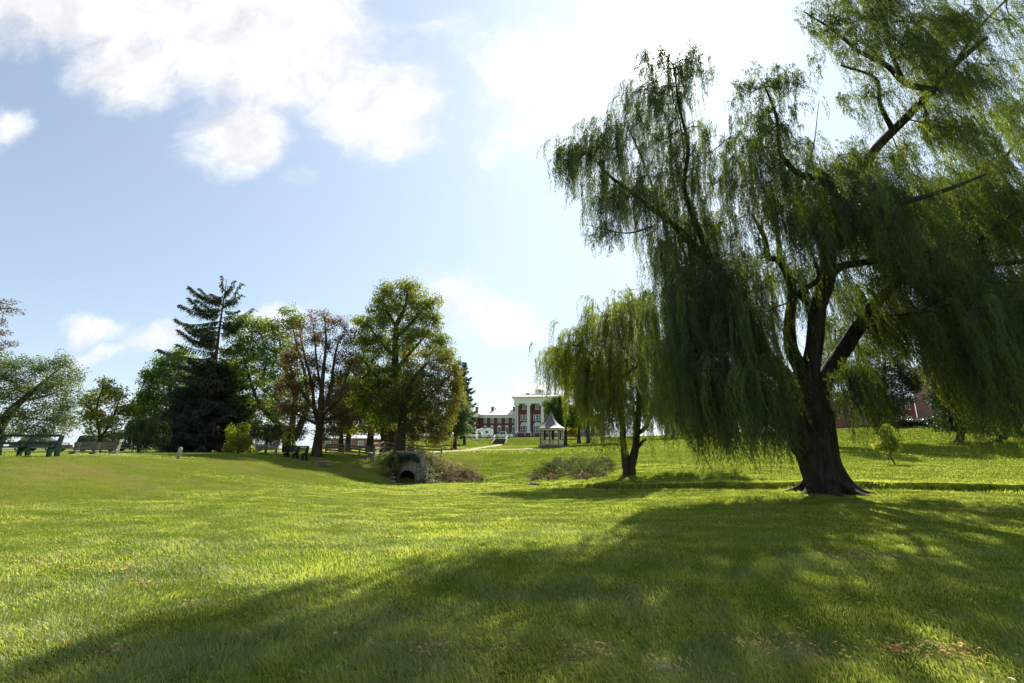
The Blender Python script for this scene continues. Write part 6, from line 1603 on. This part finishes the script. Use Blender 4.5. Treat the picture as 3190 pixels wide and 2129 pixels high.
M_bram = leafmat('bramble_leaf', [(0, (.020, .032, .010)), (.4, (.045, .065, .018)), (.7, (.095, .12, .035)), (1, (.13, .105, .06))], .35, .02, (1.5, 1.4, .4))
def ground_patch(name, label, cat, spots, mt, leaf, hmax, nper, per, crad, tint=.5, flat=.8, droop=.3, group=None, jit=.18, spread=.45):
    """low growth rooted on the ground: spots (photo x, photo y, rx, ry, height factor)"""
    b = gpx(*spots[0][:2]); t = thing(name, b, label, cat, group=group); C = []; T = Tree()
    for i, q in enumerate(spots):
        cx, cy, rx, ry = q[:4]; hf = q[4] if len(q) > 4 else 1.0
        a = gpx(cx, cy)
        if i < (8 if len(spots) > 5 else 1): T.limb([(a[0], a[1], a[2] - .1, .025), (a[0] + .05, a[1], a[2] + .15 * hf, .018), (a[0], a[1], a[2] + .5 * hmax * hf, .01)], 5)
        for _ in range(int(nper * rx * ry / 60) + 3):
            an = rng.uniform(0, 6.28); r = rng.random() ** .5
            g = gpx(cx + math.cos(an) * rx * r, cy + math.sin(an) * ry * r)
            g = g + np.array((rng.normal(0, spread * .3), rng.normal(0, spread), 0)); g[2] = float(gz(g[0], g[1])) + hmax * hf * (1 - .6 * r * r) * rng.random() ** .6
            C.append(g)
    C = np.array(C); C = C[fbm(C[:, 0] / .9 + 40, C[:, 1] / .7, 71, 2) + .25 * rng.random(len(C)) > .42]
    T.wire(C, .005, skip=1); T.wood('stems', M_bark, t)
    crown([leafclumps(C, per, crad, leaf[0], leaf[1], tint, .08, flat, droop, jit)], mt, t, 'foliage')
    return t
ground_patch('weeds', 'tangle of green weeds on the shaded slope left of the culvert', 'weeds', [(880, 1064, 16, 8), (893, 1058, 10, 8), (897, 1074, 9, 10), (868, 1062, 12, 6, .7), (903, 1056, 6, 8), (888, 1086, 8, 6, .7), (884, 1096, 8, 4, .5)], M_leaf_green, (.10, .05), .75, 14, 30, .22, .5)
patch_of_leaves('tall_weed', 'tall light green weed in the sun at the left edge of the culvert arch', 'weeds', [(911, 1058, 4, 7), (913, 1068, 3, 6), (908, 1046, 5, 5), (912, 1076, 4, 4)], 40.9, M_leaf_yellow, (.09, .05), 160, 26, .12, .6, dr=.12)
ground_patch('yellow_weed', 'small bright yellow green tuft above the stone steps', 'weeds', [(890, 1094, 5, 4)], M_leaf_yellow, (.12, .025), .5, 60, 30, .14, .72, droop=-.6, spread=.15)
ground_patch('olive_shrub', 'sunlit olive shrub spilling down the bank right of the culvert', 'shrub', [(985, 1070, 20, 12), (973, 1085, 10, 14), (1000, 1085, 20, 12), (1015, 1092, 18, 10), (990, 1100, 18, 6, .8), (975, 1054, 10, 6, .8), (1030, 1090, 14, 10), (1010, 1072, 16, 8), (1045, 1082, 16, 8, .7)], M_olive, (.09, .06), 1.0, 24, 42, .24, .55, jit=.2)
ground_patch('dead_brush', 'reddish brown dead brush at the foot of the bank beside the olive shrub', 'shrub', [(1045, 1098, 18, 7), (1065, 1098, 22, 7), (1025, 1104, 14, 4, .7), (1088, 1102, 18, 5, .8), (1052, 1106, 26, 3, .5), (990, 1109, 22, 2, .5), (1105, 1105, 12, 3, .6)], M_deadbrush, (.10, .045), .7, 34, 36, .2, .45, jit=.2)
ground_patch('bramble', 'low dark bramble mound on the slope left of the smaller willow', 'bramble', [(1285, 1074, 28, 9), (1320, 1070, 26, 8), (1255, 1086, 24, 7), (1350, 1078, 26, 8), (1385, 1072, 22, 9, 1.1), (1305, 1088, 36, 7), (1350, 1092, 36, 6, .8), (1225, 1096, 16, 4, .7), (1400, 1080, 16, 6, .8)], M_bram, (.085, .05), .9, 22, 36, .3, .4, flat=.7, jit=.2)
ground_patch('bramble', 'dry brownish bramble edge in front of the low dark mound', 'bramble', [(1228, 1099, 12, 4), (1262, 1100, 10, 4), (1335, 1098, 16, 4), (1372, 1092, 12, 5)], M_deadbrush, (.09, .05), .35, 50, 30, .2, .5, flat=.5, jit=.2)
def white_plant():
    D = 40.4; b = gp(978, D); t = thing('flowering_weed', b, 'tall arching weed with whitish leaf sprays standing right of the culvert', 'weeds')
    M = leafmat('pale_spray_leaf', [(0, (.10, .14, .05)), (.5, (.30, .36, .22)), (1, (.55, .58, .48))], .35, .1, (1.2, 1.2, .7))
    T = Tree(); P, Q, tn = [], [], []
    tips = [(965, 1063), (951, 1080), (952, 1100), (999, 1082), (1004, 1092), (996, 1103), (975, 1055), (985, 1072), (960, 1108), (1000, 1110)]
    for i, (x, y) in enumerate(tips):
        e = at(x, y, D + rng.uniform(-.4, .2)); m = b * .4 + e * .6 + np.array((0, 0, .3 + .25 * rng.random()))
        T.limb([(*(b - np.array((0, 0, .1))), .022), (*(b * .75 + m * .25 + np.array((0, 0, .12))), .018), (*m, .012), (*e, .005)], 5)
        pts = T.tubes[-1][0]; k = len(pts)
        for f in np.linspace(.3, 1, 26):
            q = pts[int(f * (k - 1))]; d = rng.normal(0, 1, 3); d[2] = abs(d[2]) * .4; d /= np.linalg.norm(d)
            P.append(q); Q.append(d); tn.append(rng.uniform(.3, 1) if i not in (6, 7) else rng.uniform(0, .4))
    T.wood('stems', M_bark, t); n = len(P)
    crown([leaves_mesh(np.array(P), np.array(Q), unit(n), rng.uniform(.12, .26, n), rng.uniform(.03, .06, n), np.array(tn))], M, t, 'foliage')
white_plant()
def stone_steps():
    D = 40.6; s = 1 / ppm(D); b = at(900, 1107, D); t = thing('stone_steps', b, 'small worn stone steps climbing left of the culvert arch', 'steps')
    for i in range(5):
        m = MB(); rock(m, (-i * .05, i * .42, .05 + i * .30), (.34, .3, .24), 50 + i); m.build('step', M_rock, t)
stone_steps()
def rocks_loose():
    for i, (x, D, r) in enumerate([(1222, 32.6, .22), (1232, 32.2, .16), (1214, 32.9, .14)]):
        p = gp(x, D); m = MB(); rock(m, (0, 0, r * .3), (r, r * .8, r * .9), 200 + i); o = m.build('rock', M_rock); o.location = tuple(p)
        tag(o, ['largest grey rock at the left tip of the bramble mound', 'middle grey rock beside the bramble mound', 'smallest grey rock left of the bramble mound'][i], 'rock', 'grey rocks by the bramble')
rocks_loose()

# ------------------------------------------------------------------ hedge and small things on the right
def hedge():
    D = 89; b = gp(2080, D); t = thing('hedge', b, 'long dark clipped hedge along the road at the top of the shaded right lawn', 'hedge'); C = []
    for x in np.arange(2030, 2480, 4.0):
        g = gp(x, D)
        for k in range(9): C.append((g[0] + rng.uniform(-.3, .3), g[1] + rng.uniform(-.6, .6), g[2] + .2 + 1.25 * rng.random()))
    T = Tree()
    for x in range(2040, 2480, 40):
        g = gp(x, D); T.limb([(g[0], g[1], g[2] - .1, .05), (g[0], g[1], g[2] + .4, .04), (g[0], g[1], g[2] + .9, .02)], 5)
    T.wood('stems', M_bark, t)
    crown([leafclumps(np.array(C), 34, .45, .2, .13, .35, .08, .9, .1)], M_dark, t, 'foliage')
hedge()
def stake():
    p = gp(2046, 36.8); o = MB().bar((-.35, 0, -.1), (-.28, 0, .75), .03, .03).build('wooden_stake', M_wood_old); o.location = tuple(p); tag(o, 'thin wooden stake beside the trunk of the young sapling', 'stake')
stake()
patch_of_leaves('shoot', 'tiny brownish shoot in the shade right of the sapling', 'plant', [(2091, 1052, 4, 5)], 40, M_deadbrush, (.08, .03), 260, 20, .12, .5, dr=.1)
# fallen leaf
def fallen():
    for i, (dx, dy, lab, s) in enumerate([(2058, 1497, 'large orange brown fallen leaf in the shaded foreground grass', .045), (1995, 1483, 'yellow fallen leaf left of the large orange brown one', .03), (548 / 1, 1316, 'small rust coloured fallen leaf on the sunny left grass', .035)]):
        r = ray(dx, dy); k = EYE / -r[2]; x, y = r[0] * k, r[1] * k; z = float(gz(x, y)) + .055
        pts = [(math.cos(a) * s * (1 - .35 * abs(math.sin(2.5 * a))), math.sin(a) * s * .7 * (1 - .3 * abs(math.sin(2.5 * a))), .012 * math.sin(3 * a)) for a in np.linspace(0, 2 * math.pi, 17)[:-1]]
        m = MB().add([(0, 0, .02)] + pts, [(0, j + 1, (j + 1) % 16 + 1) for j in range(16)])
        o = m.build('fallen_leaf', pbr('dry_leaf_%d' % i, [(.42, .13, .04), (.5, .35, .07), (.35, .12, .06)][i], .7, .2, 30)); o.location = (x, y, z); o.rotation_euler = (.5, .1, i); tag(o, lab, 'fallen leaf')
fallen()
build_grass()
